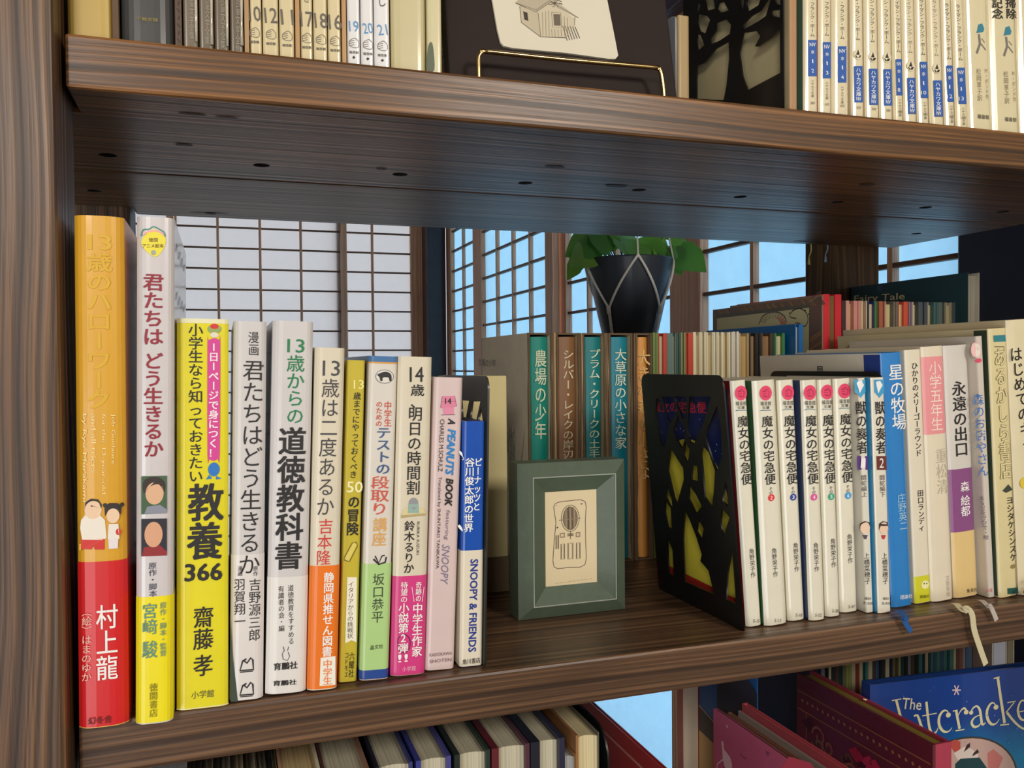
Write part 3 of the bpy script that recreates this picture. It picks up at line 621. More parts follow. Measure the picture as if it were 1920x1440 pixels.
# night picture on the first paperback's front cover, seen through the bookend
lf = Face(k1.e, (-k1.W/2, 0, 0), (0, 1, 0), (0, 0, 1), (-1, 0, 0)); lf.begin(); Hh = k1.H
lf.poly([(.006, .010), (.124, .010), (.124, Hh-.006), (.006, Hh-.006)], (22, 34, 84), True)
moon = [(.062+.05*math.cos(a), .075+.052*math.sin(a)) for a in [i*math.pi/14 for i in range(28)]]
lf.poly(moon, (206, 192, 62), True); lf.poly([(.006, .012), (.124, .012), (.124, .050), (.006, .050)], (206, 192, 62), True)
lf.poly([(.006, .010), (.124, .010), (.124, .020), (.006, .017)], (176, 50, 40), True)
for i in range(26): x = random.uniform(.01, .12); y = random.uniform(.115, Hh-.01); lf.poly([(x, y), (x+.0007, y), (x+.0007, y+.0009), (x, y+.0009)], (200, 206, 220), True)
lf.end('cover_night_picture')
left_face(k1.e, k1.W).line('魔女の宅急便', (1225, 762), (1325, 764), 20, (190, 40, 50), .02)
BL2 = (44, 140, 190)
def juu(label, bl, brx, tl, vol, volc, sub):
    b = Book(label, bl, brx, tl, depth=.112, spine=(230, 224, 206), left=BL2 if vol == '2' else (206, 202, 190), bulge=.0012, coat=.7, rough=.3, group='thin white and blue paperbacks', row='right')
    f = b.f; x0t, x1t, x0b, x1b = tl[0]+8, tl[0]+24, bl[0]+9, brx
    def at(y, u=.5): u = .20+.80*u; t = (y-711)/(1152-711); a = tl[0]+(bl[0]-tl[0])*t; c = (tl[0]+24)+(brx-tl[0]-24)*t; return (a+(c-a)*u, y)
    f.begin(); f.poly([at(712, .02), at(712, .98), at(735, .98), at(740, .75), at(746, .5), at(740, .25), at(735, .02)], (64, 160, 206)); f.poly([at(716, .2), at(714, .6), at(722, .85), at(730, .6), at(738, .4), at(728, .3)], WHT); f.end('series_emblem')
    b.v('獣の奏者', at(752, .5), at(851, .5), 18, K, .02); f.begin(); f.poly([at(855, .02), at(855, .98), at(881, .98), at(881, .02)], volc); f.end('volume_square'); q = at(868, .5); b.l(vol, (q[0]-4, 868), (q[0]+4, 868), 18, WHT)
    b.v(sub, at(890, .5), at(932, .5), 10, (90, 80, 80)); f.begin(); q = at(990); f.disc(q, 8, 11, (240, 208, 180)); f.poly([(q[0]-9, 994), (q[0]-9, 982), (q[0]-2, 977), (q[0]+7, 979), (q[0]+9, 990), (q[0]+6, 986), (q[0]-6, 986)], (66, 48, 44)); f.poly([(q[0]-5, 1003), (q[0]+4, 1003), (q[0]+1, 1011), (q[0]-3, 1010)], (80, 70, 80) if vol == '1' else (200, 60, 50)); f.end('spine_illustration')
    b.v('上橋菜穂子', at(1036), at(1095), 10, K); b.l('講談社', at(1122, .2), at(1122, .8), 5, K); b.l('青い鳥文庫', at(1131, .1), at(1131, .9), 5, K)
juu('thin white and blue paperback with purple square 1', (1614, 1152), 1638, (1598, 711), '1', (86, 50, 130), '闘蛇編上')
juu('thin white and blue paperback with brown square 2', (1647, 1152), 1671.5, (1633, 710), '2', (110, 50, 44), '闘蛇編下')
BLU = (36, 128, 200)
bookend('black bookend whose top shows above the thin white and blue pocket books', (1673, 1146), 0, (1649, 698), ZM, BLK, [], tilt=None, depth=.135, after='right')
b = Book('blue hardback with white star ranch title and a blue ribbon', (1673, 1142), 1714.5, (1652, 664), depth=.15, spine=BLU, left=(222, 214, 196), bulge=.003, n=4, t=.002, inset=.003, row='right')
lf = Face(b.e, (-b.W/2, 0, 0), (0, 1, 0), (0, 0, 1), (-1, 0, 0)); lf.begin(); lf.poly([(.001, .001), (.018, .001), (.018, b.H-.001), (.001, b.H-.001)], (36, 62, 140), True); lf.end('cover_flap_band')
left_face(b.e, b.W).line('回', (1533, 692), (1543, 692), 11, K, .03)
b.v('星の牧場', (1678, 682), (1687, 806), 27, WHT, .01); b.v('庄野英二', (1689, 925), (1694, 994), 15, (170, 206, 226)); b.l('理論社', (1687, 1120), (1710, 1117), 8, WHT)
def ribbon(parent_obj, pts, wd, m):
    """flat woven bookmark hanging over the shelf edge"""
    inv = parent_matrix(parent_obj).inverted(); q = [inv @ Vector(p) for p in smooth_pts(pts, 5)]; mb = MB(); n = len(q); L = []; R = []
    for i, p in enumerate(q):
        t = (q[min(i+1, n-1)]-q[max(0, i-1)]).normalized(); e = t.cross(Vector((0, -abs(t.z), 1.05-abs(t.z)))).normalized()*wd*.5; L.append(p+e); R.append(p-e)
    off = Vector((0, -.0004, 0)); vs = L+R+[v+off for v in L]+[v+off for v in R]
    fs = [(i, i+1, n+i+1, n+i) for i in range(n-1)]+[(2*n+i, 3*n+i, 3*n+i+1, 2*n+i+1) for i in range(n-1)]+[(i, 2*n+i, 2*n+i+1, i+1) for i in range(n-1)]+[(n+i, n+i+1, 3*n+i+1, 3*n+i) for i in range(n-1)]
    mb.add(vs, fs); return mb.obj('ribbon_bookmark', m, parent_obj)
def rib(b, pix, wd, color):
    P0 = onY(pix[0], FY-.001); pts = [(P0.x+.005, FY+.012, ZM+.0030), (P0.x+.003, FY+.004, ZM+.0046), (P0.x, FY-.0050, ZM+.0022)]
    for q in pix[1:]: p = onY(q, FY-.0045); pts.append((p.x, FY-.0045, p.z))
    ribbon(b.e, pts, wd, mat(color, .6, var=.15, scale=900))
rib(b, [(1690, 1148), (1693, 1158), (1700, 1172), (1708, 1184)], .0042, (20, 84, 150))
b = Book('narrow cream book with a lime green foot', (1717, 1134), 1746.5, (1697, 658), depth=.13, spine=(230, 220, 196), bulge=.0015, t=.0014, row='right')
b.v('ひかりのメリーゴーラウンド', (1714, 679), (1722, 856), 12, K, .01); b.v('田口ランディ', (1725, 918), (1728, 996), 11, K, .01); b.band(1079, None, (212, 210, 40), wrap=False)
f = b.f; f.begin(); f.disc((1734, 1096), 7, 8, (240, 236, 170)); f.disc((1732, 1094), 1.2, 1.2, K); f.disc((1737, 1094), 1.2, 1.2, K); f.end('publisher_mark'); b.l('理論社', (1724, 1119), (1742, 1117), 6, K)
b = Book('cream book with a salmon pink upper half', (1748.5, 1131), 1790, (1729, 652), depth=.135, spine=(230, 218, 192), bulge=.0025, n=5, t=.0015, row='right')
b.band(667, 812, (236, 150, 152), wrap=False); b.v('小学五年生', (1752, 676), (1757, 808), 23, (250, 226, 216)); b.v('重松清', (1764, 840), (1768, 926), 21, (196, 186, 164)); b.v('文藝春秋', (1776, 1078), (1778, 1118), 7, (190, 180, 160))
rib(b, [(1797, 1131), (1812, 1140), (1822, 1152), (1826, 1180), (1836, 1212), (1848, 1246)], .0050, (206, 196, 160))
b = Book('white book with black brush title, purple belt and ochre foot', (1792.5, 1124), 1836.5, (1772, 650), depth=.135, spine=(214, 208, 198), bulge=.0025, n=5, t=.0015, row='right')
b.band(877, 997, (138, 76, 130), wrap=False); b.band(995, None, (226, 196, 132), wrap=False); b.v('永遠の出口', (1797, 714), (1803, 856), 25, K, .02); b.v('森', (1808, 902), (1809, 922), 16, WHT, .01); b.v('絵都', (1809, 928), (1810, 968), 17, WHT, .01); b.l('集英社', (1812, 1108), (1832, 1105), 7, K)
rib(b, [(1846, 1126), (1856, 1136), (1863, 1150), (1868, 1163)], .0040, (186, 178, 168))
b = Book('pale grey patterned book with blue forest shop title', (1838.5, 1124), 1866, (1814, 632), depth=.14, spine=(210, 200, 186), bulge=.0015, t=.0014, row='right')
b.v('森のお店やさん', (1834, 738), (1845, 894), 17, (70, 120, 190)); f = b.f; f.begin(); f.disc((1831, 656), 8, 15, (238, 190, 186)); f.disc((1831, 656), 6.5, 13, (232, 222, 206)); f.disc((1835, 676), 5, 4, (222, 80, 110)); f.end('spine_illustration')
b.v('はらだたけひで・絵', (1841, 930), (1850, 1012), 7, (110, 106, 116)); b.l('アリス館', (1847, 1108), (1860, 1106), 7, (214, 100, 110))
b = Book('tall cream hardback with outlined lettering and teal end bands, dark green side', (1875, 1123), 1909, (1854, 618), depth=.17, spine=(222, 208, 156), left=(214, 200, 158), bulge=.002, t=.0024, row='right')
lf = Face(b.e, (-b.W/2, 0, 0), (0, 1, 0), (0, 0, 1), (-1, 0, 0)); lf.begin(); lf.poly([(.002, .001), (.014, .001), (.014, b.H-.001), (.002, b.H-.001)], (50, 66, 52), True); lf.end('green_cloth_hinge')
b.v('あるかしら書店', (1873, 652), (1886, 898), 21, (126, 112, 70), .05); b.f.lay += 3; b.v('あるかしら書店', (1873, 652), (1886, 898), 21, (230, 216, 164), .012); b.v('ヨシタケシンスケ', (1892, 930), (1900, 1052), 13, K, .01)
f = b.f; f.begin(); f.poly([(1862, 629), (1884, 628), (1885, 640), (1863, 641)], (50, 130, 140)); f.poly([(1888, 1103), (1908, 1101), (1909, 1112), (1889, 1114)], (40, 90, 80)); f.poly([(1879, 920), (1890, 908), (1898, 918), (1886, 924)], (60, 70, 60)); f.stroke([(1864, 650), (1882, 650), (1882, 658)], 1.4, (120, 110, 80)); f.disc((1899, 1062), 5, 4, (150, 130, 80)); f.end('spine_illustration')
b = Book('thick cream book at the right picture edge with black title', (1913, 1119), 1975, (1888, 602), depth=.185, spine=(226, 214, 176), left=(216, 200, 164), bulge=.003, t=.0024, row='right')
b.v('はじめてのキャンプ', (1903, 650), (1935, 900), 22, K, .01); f = b.f; f.begin(); f.disc((1921, 905), 9, 11, (226, 200, 60)); f.end('spine_illustration')
# red berry trinket at its foot
p = onZ((1914, 1120), ZM); t = thing('berry_charm', 'small red berry charm at the foot of the thick cream book', 'charm', (p.x-.001, p.y-.011, ZM))
mb = MB(); mb.lathe([(.0001, .0001), (.004, .002), (.0062, .006), (.005, .0105), (.0001, .0125)], None, 16); mb.obj('berry', mat((170, 30, 34), .4, .3), t, smooth=True)
mb = MB(); mb.tube([(0, 0, .012), (.003, 0, .0165), (.008, 0, .018)], .0006, None, 6); mb.obj('stalk', mat((60, 80, 40), .5), t)

# ================================================================ rear row on the middle shelf
RY = .704
# slipcased hardbacks
TEAL = (0, 140, 124)
def cased(label, case, spine, txt, sp0, sp1, case0, case1, tc, first=False, foot=None):
    """hardback standing in an open-fronted cardboard slipcase"""
    Y = .717; x0 = Xat(case0, Y, ZM+.1); x1 = Xat(case1, Y, ZM+.1); s0 = Xat(sp0, Y+.001, ZM+.1); s1 = Xat(sp1, Y+.001, ZM+.1); H = .2125; D = .146
    e = thing('slipcased_book', label, 'book', ((x0+x1)/2, Y, ZM+.0003), (0, 0, 0), 'old children\'s novels in slipcases'); W = x1-x0; cx = (x0+x1)/2; a = s0-cx; c = s1-cx
    b = MB(); m = mat(case, .8, var=.12, bump=.2, name='cardboard'); mi_ = mat((104, 84, 62), .9, var=.2, name='worn_cardboard')
    b.box(-W/2, a-.0006, 0, D, 0, H, m); b.box(c+.0006, W/2, .0006, D, 0, H, m); b.box(-W/2, W/2, D-.001, D, 0, H, m); b.box(a-.0006, c+.0006, .0012, D, H-.0016, H, mi_); b.box(a-.0006, c+.0006, 0, D, 0, .0014, mi_)
    b.obj('slipcase', None, e, fixn=False)
    for xx in (a-.0014, c+.0014):
        t = MB(); t.tube([(xx+random.uniform(-.0003, .0003), -.0002, H*i/12) for i in range(13)], [.0011+random.uniform(-.0003, .0004) for i in range(13)], mi_, 6); t.obj('worn_case_edge', None, e)
    k = MB(); h = .0035
    xs = [a+.0004+(c-a-.0008)*i/8 for i in range(9)]; pr = [(x, .0055-.004*(1-(2*(x-(a+c)/2)/(c-a))**2)) for x in xs]+[(c-.0004, D-.01), (a+.0004, D-.01)]
    n = len(pr); z1 = H-h; k.add([(x, y, z) for z in (.002, z1) for x, y in pr], [(i, (i+1) % n, n+(i+1) % n, n+i) for i in range(n)]+[tuple(range(n))[::-1], tuple(range(n, 2*n))], mat(spine, .5, .15, name='book_cloth'))
    k.obj('cloth_book', None, e, fixn=False)
    F = Face(e, ((a+c)/2, .0015, 0), (1, 0, 0), (0, 0, 1), (0, -1, 0), lambda x: -.004*(2*x/(c-a))**2)
    xm = (sp0+sp1)/2
    for t_, y0, y1, wp in txt: F.vert(t_, (xm, y0), (xm, y1), wp, tc, .01)
    return e, F, W, H, D
GB = (224, 222, 186)
e, F, W, H, D = cased('pale slipcase with teal green book, leftmost of the five cased novels', (232, 220, 196), TEAL, [('農場の少年', 655, 824, 21)], 995, 1031, 993, 1037, (216, 226, 190))
SF = left_face(e, W)
SF.line('農場の少年', (898, 680), (930, 681), 14, (84, 74, 64))
SF.begin()
for i in range(14):
    x = 955+random.uniform(-10, 26); SF.stroke(smooth_pts([(x, 870), (x+random.uniform(-8, 8), 830), (x+random.uniform(-14, 10), 785+random.uniform(-5, 25))], 3), [3, 3, 3, 2, 2, 1, .6], (92, 110, 72))
SF.end('grass_drawing')
cased('cardboard slipcase with brown book, second of the five cased novels', (190, 164, 128), (140, 98, 62), [('シルバー・レイクの岸辺', 655, 862, 20)], 1047, 1083, 1041, 1089, (222, 210, 176))
cased('cardboard slipcase with deep teal book, third of the five cased novels', (190, 164, 128), (0, 126, 128), [('プラム・クリークの土手', 654, 860, 20)], 1097, 1131, 1092, 1138, (216, 224, 196))
cased('cardboard slipcase with blue green book, fourth of the five cased novels', (190, 164, 128), (0, 128, 146), [('大草原の小さな家', 653, 842, 21)], 1145, 1181, 1141, 1187, (216, 222, 196))
cased('worn slipcase with orange book, rightmost of the five cased novels', (120, 94, 66), (216, 148, 66), [('大きな森の小さな', 655, 900, 21)], 1195, 1218, 1190, 1222, (232, 190, 120))
# cream box standing between the left bookend and the first slipcase
p = onY((950, 705), .655); x1 = p.x; zt = p.z
e = thing('storage_box', 'cream cardboard box with a brown lower band behind the left bookend', 'box', (x1-.022, .655, ZM+.0003))
b = MB(); Hb = zt-ZM; b.box(-.022, .022, 0, .055, .0, Hb); b.obj('box_body', mat((222, 206, 150), .7, var=.08, name='card'), e, .001)
b = MB(); b.box(-.0223, .0223, -.0003, .0553, .0005, .029); b.obj('brown_band', mat((120, 100, 74), .7, name='card'), e)

CR1 = (216, 204, 166)
fb = [ # x0, x1, top y, board, pages, tl, tr, label
 (1224.5, 1235, 624, (104, 124, 58), (150, 150, 90), 6, 5, 'olive green book back to front, first right of the slipcases'),
 (1235.3, 1251, 625, (186, 60, 40), CR1, .8, 6.5, 'cream paged book with red right board, second right of the slipcases'),
 (1251.3, 1268, 625, (92, 118, 110), CR1, 11, .8, 'grey green book with thick left board, third right of the slipcases'),
 (1268.3, 1277, 624, (48, 78, 70), (90, 100, 90), 4, 3, 'thin dark teal book, fourth right of the slipcases'),
 (1277.3, 1286, 624, (130, 136, 84), (160, 160, 110), 3, 3, 'thin mottled olive book, fifth right of the slipcases'),
 (1286.3, 1300, 625, (196, 62, 36), CR1, .8, 9, 'cream paged book with broad vermilion board, sixth right of the slipcases'),
 (1300.3, 1313, 623, (226, 216, 184), (196, 172, 122), 5, 1.2, 'cream boarded book beside the vermilion one'),
 (1313.3, 1325, 623, (222, 210, 176), (200, 184, 140), 4, 4, 'second cream book right of the vermilion one'),
 (1325.3, 1338, 623, (224, 214, 178), (206, 188, 140), 2.5, 2, 'third cream book right of the vermilion one'),
 (1338.3, 1346, 623, (226, 218, 190), (200, 190, 160), 3, 2, 'thin fourth cream book right of the vermilion one'),
 (1346.3, 1357, 623, (228, 218, 184), (206, 196, 150), 2, 4, 'fifth cream book right of the vermilion one'),
 (1357.3, 1366, 624, (222, 206, 160), (190, 160, 110), 1.5, 2, 'sixth cream book right of the vermilion one, darker pages'),
 (1366.3, 1374.5, 623, (228, 220, 196), (208, 196, 160), 3, 2, 'seventh cream book right of the vermilion one'),
 (1375, 1386, 622, (224, 218, 204), (214, 206, 186), 3, 4, 'white book at the end of the cream run, tallest of it'),
 (1386.5, 1404, 625, (204, 176, 124), (196, 164, 110), 2, 2, 'tan paged thick book after the cream run'),
 (1404.3, 1418, 625, (40, 34, 30), (150, 116, 76), 3.5, .8, 'brown paged book with black speckled board'),
 (1418.3, 1428, 625, (20, 18, 18), (40, 34, 30), 4, 4, 'thin black book between two brown paged books'),
 (1428.3, 1446, 625, (90, 62, 40), (148, 112, 72), 2, 1.2, 'brown paged book with worn brown cover'),
 (1446.3, 1453, 625, (44, 66, 44), (70, 76, 50), 3, 2.6, 'thin dark green book before the blue picture book'),
 (1453.3, 1472, 625, (60, 124, 66), (216, 204, 160), 2.5, 5, 'cream paged book in bright green boards'),
]
for x0, x1, yt, bd, pg, tl, tr, lab in fb:
    fore_book(lab, x0, x1-.2, yt, .717, ZM+.0003, .135, bd, pg, tl, tr, group='books shelved back to front, rear row')
def placefore(label, x0, x1, yt, farx, board, pages, tl, tr, Y=RY, Z=ZM+.0003, group=None, right=None, name='picture_book'):
    xa = Xat(x0, Y, Z+.2); lo, hi = Y, Y+.5
    for _ in range(30):
        m = (lo+hi)/2
        if proj(Vector((xa, m, Z+.2)))[0] > farx: lo = m
        else: hi = m
    return fore_book(label, x0, x1, yt, Y, Z, min(lo, .866)-Y, board, pages, tl, tr, xref=x0, group=group, name=name, right=right)
e, W, H = placefore('bright blue picture book showing its left cover behind the back to front books', 1491, 1506, 608, 1321, (0, 98, 164), (226, 222, 208), 1.6, 8)
e, W, H = placefore('picture book with plaid patchwork border and a snail drawing', 1541.5, 1543.6, 553, 1336, (150, 120, 96), (170, 140, 90), .8, .8)
F = Face(e, (-W/2, 0, 0), (0, 1, 0), (0, 0, 1), (-1, 0, 0)); F.begin(); F.poly([(1337, 581), (1541, 556), (1541, 700), (1337, 700)], (128, 102, 84))
Dp = .16
for i in range(60):
    x = 1338+i*3.4; c = random.choice([(120, 92, 76), (168, 132, 80), (96, 90, 92), (150, 96, 84), (132, 110, 60)])
    F.stroke([(x, 583-(x-1336)*.12), (x+9, 595-(x-1336)*.12)], 2.2, c)
for i in range(22):
    y = 560+i*5; F.stroke([(1520, y), (1540, y-14)], 1.8, random.choice([(120, 80, 66), (90, 84, 92), (168, 120, 70)]))
F.poly([(1343, 590), (1520, 570), (1519, 690), (1343, 700)], (98, 94, 80)); F.poly([(1345, 597), (1518, 577), (1517, 690), (1345, 700)], (206, 196, 148))
F.stroke(smooth_pts([(1424, 608), (1430, 594), (1444, 586), (1460, 586), (1472, 594), (1475, 606)], 4), 3, (110, 96, 90))
for i in range(12):
    a = math.radians(15*i); F.stroke([(1450+14*math.cos(a), 607-10*math.sin(a)), (1450+24*math.cos(a), 607-20*math.sin(a))], 3.5, (190, 120, 100) if i < 5 else (170, 160, 120))
F.stroke(smooth_pts([(1494, 597), (1482, 594), (1486, 584), (1500, 578), (1512, 586), (1516, 600), (1510, 612), (1498, 606), (1492, 606)], 4), 2, K)
for q in ((1481, 587), (1488, 582), (1496, 579), (1503, 579), (1511, 582), (1517, 589)): F.disc(q, 1.3, 1.3, K)
F.end('cover_picture')
fore_book('brown paged book in crimson boards, taller than its neighbours', 1544, 1577.5, 552, RY, ZM+.0003, .15, (206, 32, 48), (128, 92, 44), 11, 12, inset=.0015)
PK = (206, 150, 130)
fb2 = [(1579, 1586, (70, 48, 42), (110, 80, 60), 3, 3, 'thin dark brown book right of the crimson boarded one'),
 (1586.3, 1600.5, (206, 150, 134), (206, 176, 120), 6, 1, 'pink boarded book, second right of the crimson one'),
 (1600.8, 1614.5, (204, 138, 124), (226, 216, 176), 7, 5, 'pink and cream book, third right of the crimson one'),
 (1614.8, 1628, (214, 190, 150), (150, 122, 90), 3, 4, 'speckled cream book, fourth right of the crimson one'),
 (1628.3, 1639.7, (34, 44, 110), (216, 202, 146), .7, .7, 'short cream paged book with navy foot'),
 (1640, 1648, (70, 122, 62), (90, 130, 70), 3.5, 3, 'thin green book in the far back row'),
 (1648.3, 1659.5, (168, 92, 66), (190, 130, 96), 7, 2, 'reddish brown boarded book in the far back row'),
 (1659.8, 1674.5, (210, 196, 160), (218, 204, 150), 1, 1, 'cream book between reddish brown and grey books'),
 (1674.8, 1684, (110, 100, 88), (120, 110, 96), 4, 4, 'thin grey book in the far back row'),
 (1684.3, 1704.5, (208, 84, 56), (222, 196, 140), .9, 10, 'cream paged book with orange red right board'),
 (1704.8, 1711, (150, 130, 150), (170, 150, 150), 2, 2, 'thin mauve book in the far back row'),
 (1711.3, 1721.5, (214, 200, 160), (222, 208, 158), 1, 1, 'cream book right of the thin mauve one'),
 (1721.8, 1739, (74, 82, 88), (112, 116, 116), 8, 6, 'dark slate book in the far back row'),
 (1739.3, 1750, (196, 186, 160), (220, 206, 154), 1, 1, 'cream book right of the dark slate one'),
 (1750.3, 1759, (70, 108, 108), (90, 116, 110), 4, 3, 'thin teal book in the far back row'),
 (1759.3, 1773, (102, 116, 108), (120, 126, 110), 7, 3, 'grey green book in the far back row'),
 (1773.3, 1784, (190, 180, 150), (220, 206, 152), 1, 1, 'last cream book in the far back row'),
 (1784.3, 1791, (96, 104, 104), (110, 112, 104), 3, 3, 'thin grey book at the right end of the far back row')]
for i, (x0, x1, bd, pg, tl, tr, lab) in enumerate(fb2):
    e, W, H = fore_book(lab, x0, x1-.25, 564+.18*(x0-1579)/10, RY+.002*(i % 2), ZM+.0003, .14, bd, pg, tl, tr, group='low books in the far back row')
e, W, H = placefore('tall dark teal picture book with cream fairy tale lettering on its cover', 1814, 1836, 511, 1529, (30, 66, 74), (196, 188, 168), 1, 1, Y=.69, right=(196, 190, 172))
F = Face(e, (-W/2, 0, 0), (0, 1, 0), (0, 0, 1), (-1, 0, 0)); left_face(e, W).line("Fairy Tale", (1602, 562), (1697, 557), 15, (232, 216, 168), .01)
F.begin(); F.disc((1557, 548), 4, 4, (84, 104, 120)); F.disc((1583, 543), 1.5, 1.5, (120, 150, 170)); F.disc((1650, 540), 6, 7, (60, 82, 112)); F.end('cover_picture')
# cords hanging below the upper plank
for lab, x, y1, c in (('yellow green cord dangling below the upper shelf, left one', 1519, 487, (196, 196, 120)), ('pale blue cord dangling below the upper shelf, right one', 1550, 482, (150, 170, 200))):
    p = onY((x, 452), BY+.004); q = onY((x-2, y1), BY+.004); t = MB()
    t.tube(smooth_pts([(p.x, p.y, ZUB+.03), (p.x+.001, p.y, p.z), ((p.x+q.x)/2+.003, p.y+.001, (p.z+q.z)/2), (q.x, q.y, q.z+.004)], 4), .0009, None, 6)
    o = t.obj('hanging_cord', mat(c, .8)); o['label'] = lab; o['category'] = 'cord'
    for k in (-1, 0, 1):
        t = MB(); t.tube([(q.x, q.y, q.z+.004), (q.x+k*.0015, q.y, q.z-.006)], .0006, None, 5); t.obj('tassel_strand', mat(c, .8), o)

# ================================================================ small green picture frame
B0 = onZ((973, 1165), ZM); Yf = B0.y; x0 = B0.x; x1 = Xat(1173, Yf, ZM); Hf = onY((970, 871), Yf).z-ZM
e = thing('framed_etching', 'small moss green wooden frame with a front door etching, standing on the shelf', 'picture frame', ((x0+x1)/2, Yf, ZM+.0003))
Wf = x1-x0; FG = mat((84, 98, 80), .5, .1, var=.14, bump=.25, scale=120, name='green_painted_wood')
def ring(za, ya, zb, yb, m, nm):
    """four mitred sides between two nested rectangles (inset, depth)"""
    for k in range(4):
        c0 = [(-Wf/2+za, za), (Wf/2-za, za), (Wf/2-za, Hf-za), (-Wf/2+za, Hf-za)]; c1 = [(-Wf/2+zb, zb), (Wf/2-zb, zb), (Wf/2-zb, Hf-zb), (-Wf/2+zb, Hf-zb)]
        a, b = c0[k], c0[(k+1) % 4]; c, d = c1[(k+1) % 4], c1[k]; t = MB()
        yb2 = .020
        t.add([(a[0], ya, a[1]), (b[0], ya, b[1]), (c[0], yb, c[1]), (d[0], yb, d[1]), (a[0], yb2, a[1]), (b[0], yb2, b[1]), (c[0], yb2, c[1]), (d[0], yb2, d[1])],
              [(0, 1, 2, 3), (4, 7, 6, 5), (0, 4, 5, 1), (3, 2, 6, 7), (0, 3, 7, 4), (1, 5, 6, 2)]); t.obj(nm, m, e)
ring(0, .001, .0096, -.0045, FG, 'outer_moulding'); ring(.0104, -.0043, .0218, .0028, FG, 'inner_moulding')
SIL = mat((176, 184, 172), .4, .2, .5, name='silver_line')
ring(.0096, -.0051, .0104, -.0051, SIL, 'silver_line')
bx('backing_board', mat((70, 62, 50), .8), e, -Wf/2+.0005, Wf/2-.0005, .0201, .0215, .0006, Hf-.0006)
bx('art_print', mat((226, 208, 168), .8, var=.03, name='paper'), e, -Wf/2+.0185, Wf/2-.0185, .0032, .0045, .0185, Hf-.0185)
F = Face(e, (0, .0032, 0), (1, 0, 0), (0, 0, 1), (0, -1, 0)); F.begin()
def z6(x, y): return (920+x/3.556, 840+y/3.556)
DK = (84, 70, 58)
F.stroke(smooth_pts([z6(428, 372), z6(520, 352), z6(628, 356), z6(630, 480), z6(632, 620), z6(628, 776), z6(520, 794), z6(422, 792), z6(422, 640), z6(434, 500), z6(426, 440)], 3, True), 1.1, DK, True)
el = lambda cx, cy, rx, ry, n=26: [z6(cx+rx*math.cos(2*math.pi*i/n), cy+ry*math.sin(2*math.pi*i/n)) for i in range(n)]
F.poly(el(530, 468, 48, 76), (132, 114, 92)); F.stroke(el(530, 468, 60, 88), .9, DK, True); F.stroke(el(530, 468, 48, 76), .9, DK, True)
for x in (500, 514, 528, 542, 556): F.stroke([z6(x, 400), z6(x+3, 535)], 1.4, (80, 66, 54) if x % 4 else (176, 156, 126))
F.stroke([z6(455, 482), z6(598, 466)], 1.6, (150, 130, 104)); F.stroke([z6(520, 386), z6(520, 545)], 1, DK)
for x0_, x1_, y0_, y1_ in ((462, 492, 568, 596), (568, 594, 564, 592), (510, 552, 572, 586), (468, 492, 640, 742), (514, 548, 634, 740), (570, 596, 632, 738), (434, 452, 582, 674)):
    F.stroke([z6(x0_, y0_), z6(x1_, y0_-2), z6(x1_, y1_-2), z6(x0_, y1_)], 1, DK, True); F.stroke([z6(x0_+5, y0_+5), z6(x1_-5, y0_+3), z6(x1_-5, y1_-7), z6(x0_+5, y1_-5)], .7, (120, 104, 86), True)
F.stroke([z6(531, 552), z6(531, 606)], 1, DK); F.disc(z6(444, 530), 1.6, 1.6, DK); F.disc(z6(436, 382), .8, .8, DK); F.disc(z6(605, 372), 2.5, .8, DK)
for i in range(9): x = 430+i*28; F.stroke([z6(x, 905-i*4), z6(x+12, 900-i*4+random.uniform(-4, 4)), z6(x+20, 906-i*4)], .5, (176, 156, 124))
F.end('door_etching')
t = MB(); t.add([(-.012, .021, Hf*.7), (.012, .021, Hf*.7), (.012, .022, Hf*.7), (-.012, .022, Hf*.7), (-.012, .053, .001), (.012, .053, .001), (.012, .054, .001), (-.012, .054, .001)], [(0, 1, 2, 3), (4, 7, 6, 5), (0, 4, 5, 1), (3, 2, 6, 7), (0, 3, 7, 4), (1, 5, 6, 2)])
t.obj('strut_back', mat((70, 62, 50), .8), e)

# ================================================================ hanging plant
PYD = 1.20
a = onY((1103, 500), PYD); c = onY((1255, 500), PYD); pc = (a+c)/2; pr = (c.x-a.x)/2*.955; zt = onY((1179, 487), PYD).z
e = thing('potted_ivy', 'potted ivy in a black tapered pot hung behind the shelf', 'potted plant', (pc.x, PYD, zt-.14))
mb = MB(); mb.lathe([(.0001, 0), (.036, 0), (.038, .002), (pr*.82, .075), (pr, .137), (pr, .140), (pr-.003, .140), (pr-.004, .12), (.0001, .12)], None, 48)
mb.obj('pot', mat((50, 58, 72), .45, .1, var=.1, name='black_ceramic'), e, smooth=True)
mb = MB(); mb.lathe([(.0001, .132), (pr*.5, .133), (pr-.006, .130), (pr-.006, .121), (.0001, .121)], None, 24); mb.obj('soil', mat((50, 36, 26), .95, bump=.5), e)
def leafmat(c):
    m = mat(c, .4, .2, var=.22, scale=25, name='leaf').copy(); t = m.node_tree; p = t.nodes['Principled BSDF']; out = t.nodes['Material Output']
    tr = N(t, 'ShaderNodeBsdfTranslucent'); tr.inputs[0].default_value = col((150, 200, 70)); mi = N(t, 'ShaderNodeMixShader'); mi.inputs[0].default_value = .35
    t.links.new(p.outputs[0], mi.inputs[1]); t.links.new(tr.outputs[0], mi.inputs[2]); t.links.new(mi.outputs[0], out.inputs[0]); return m
LG = [leafmat(c_) for c_ in ((104, 170, 80), (84, 148, 84), (136, 190, 92), (76, 132, 78))]
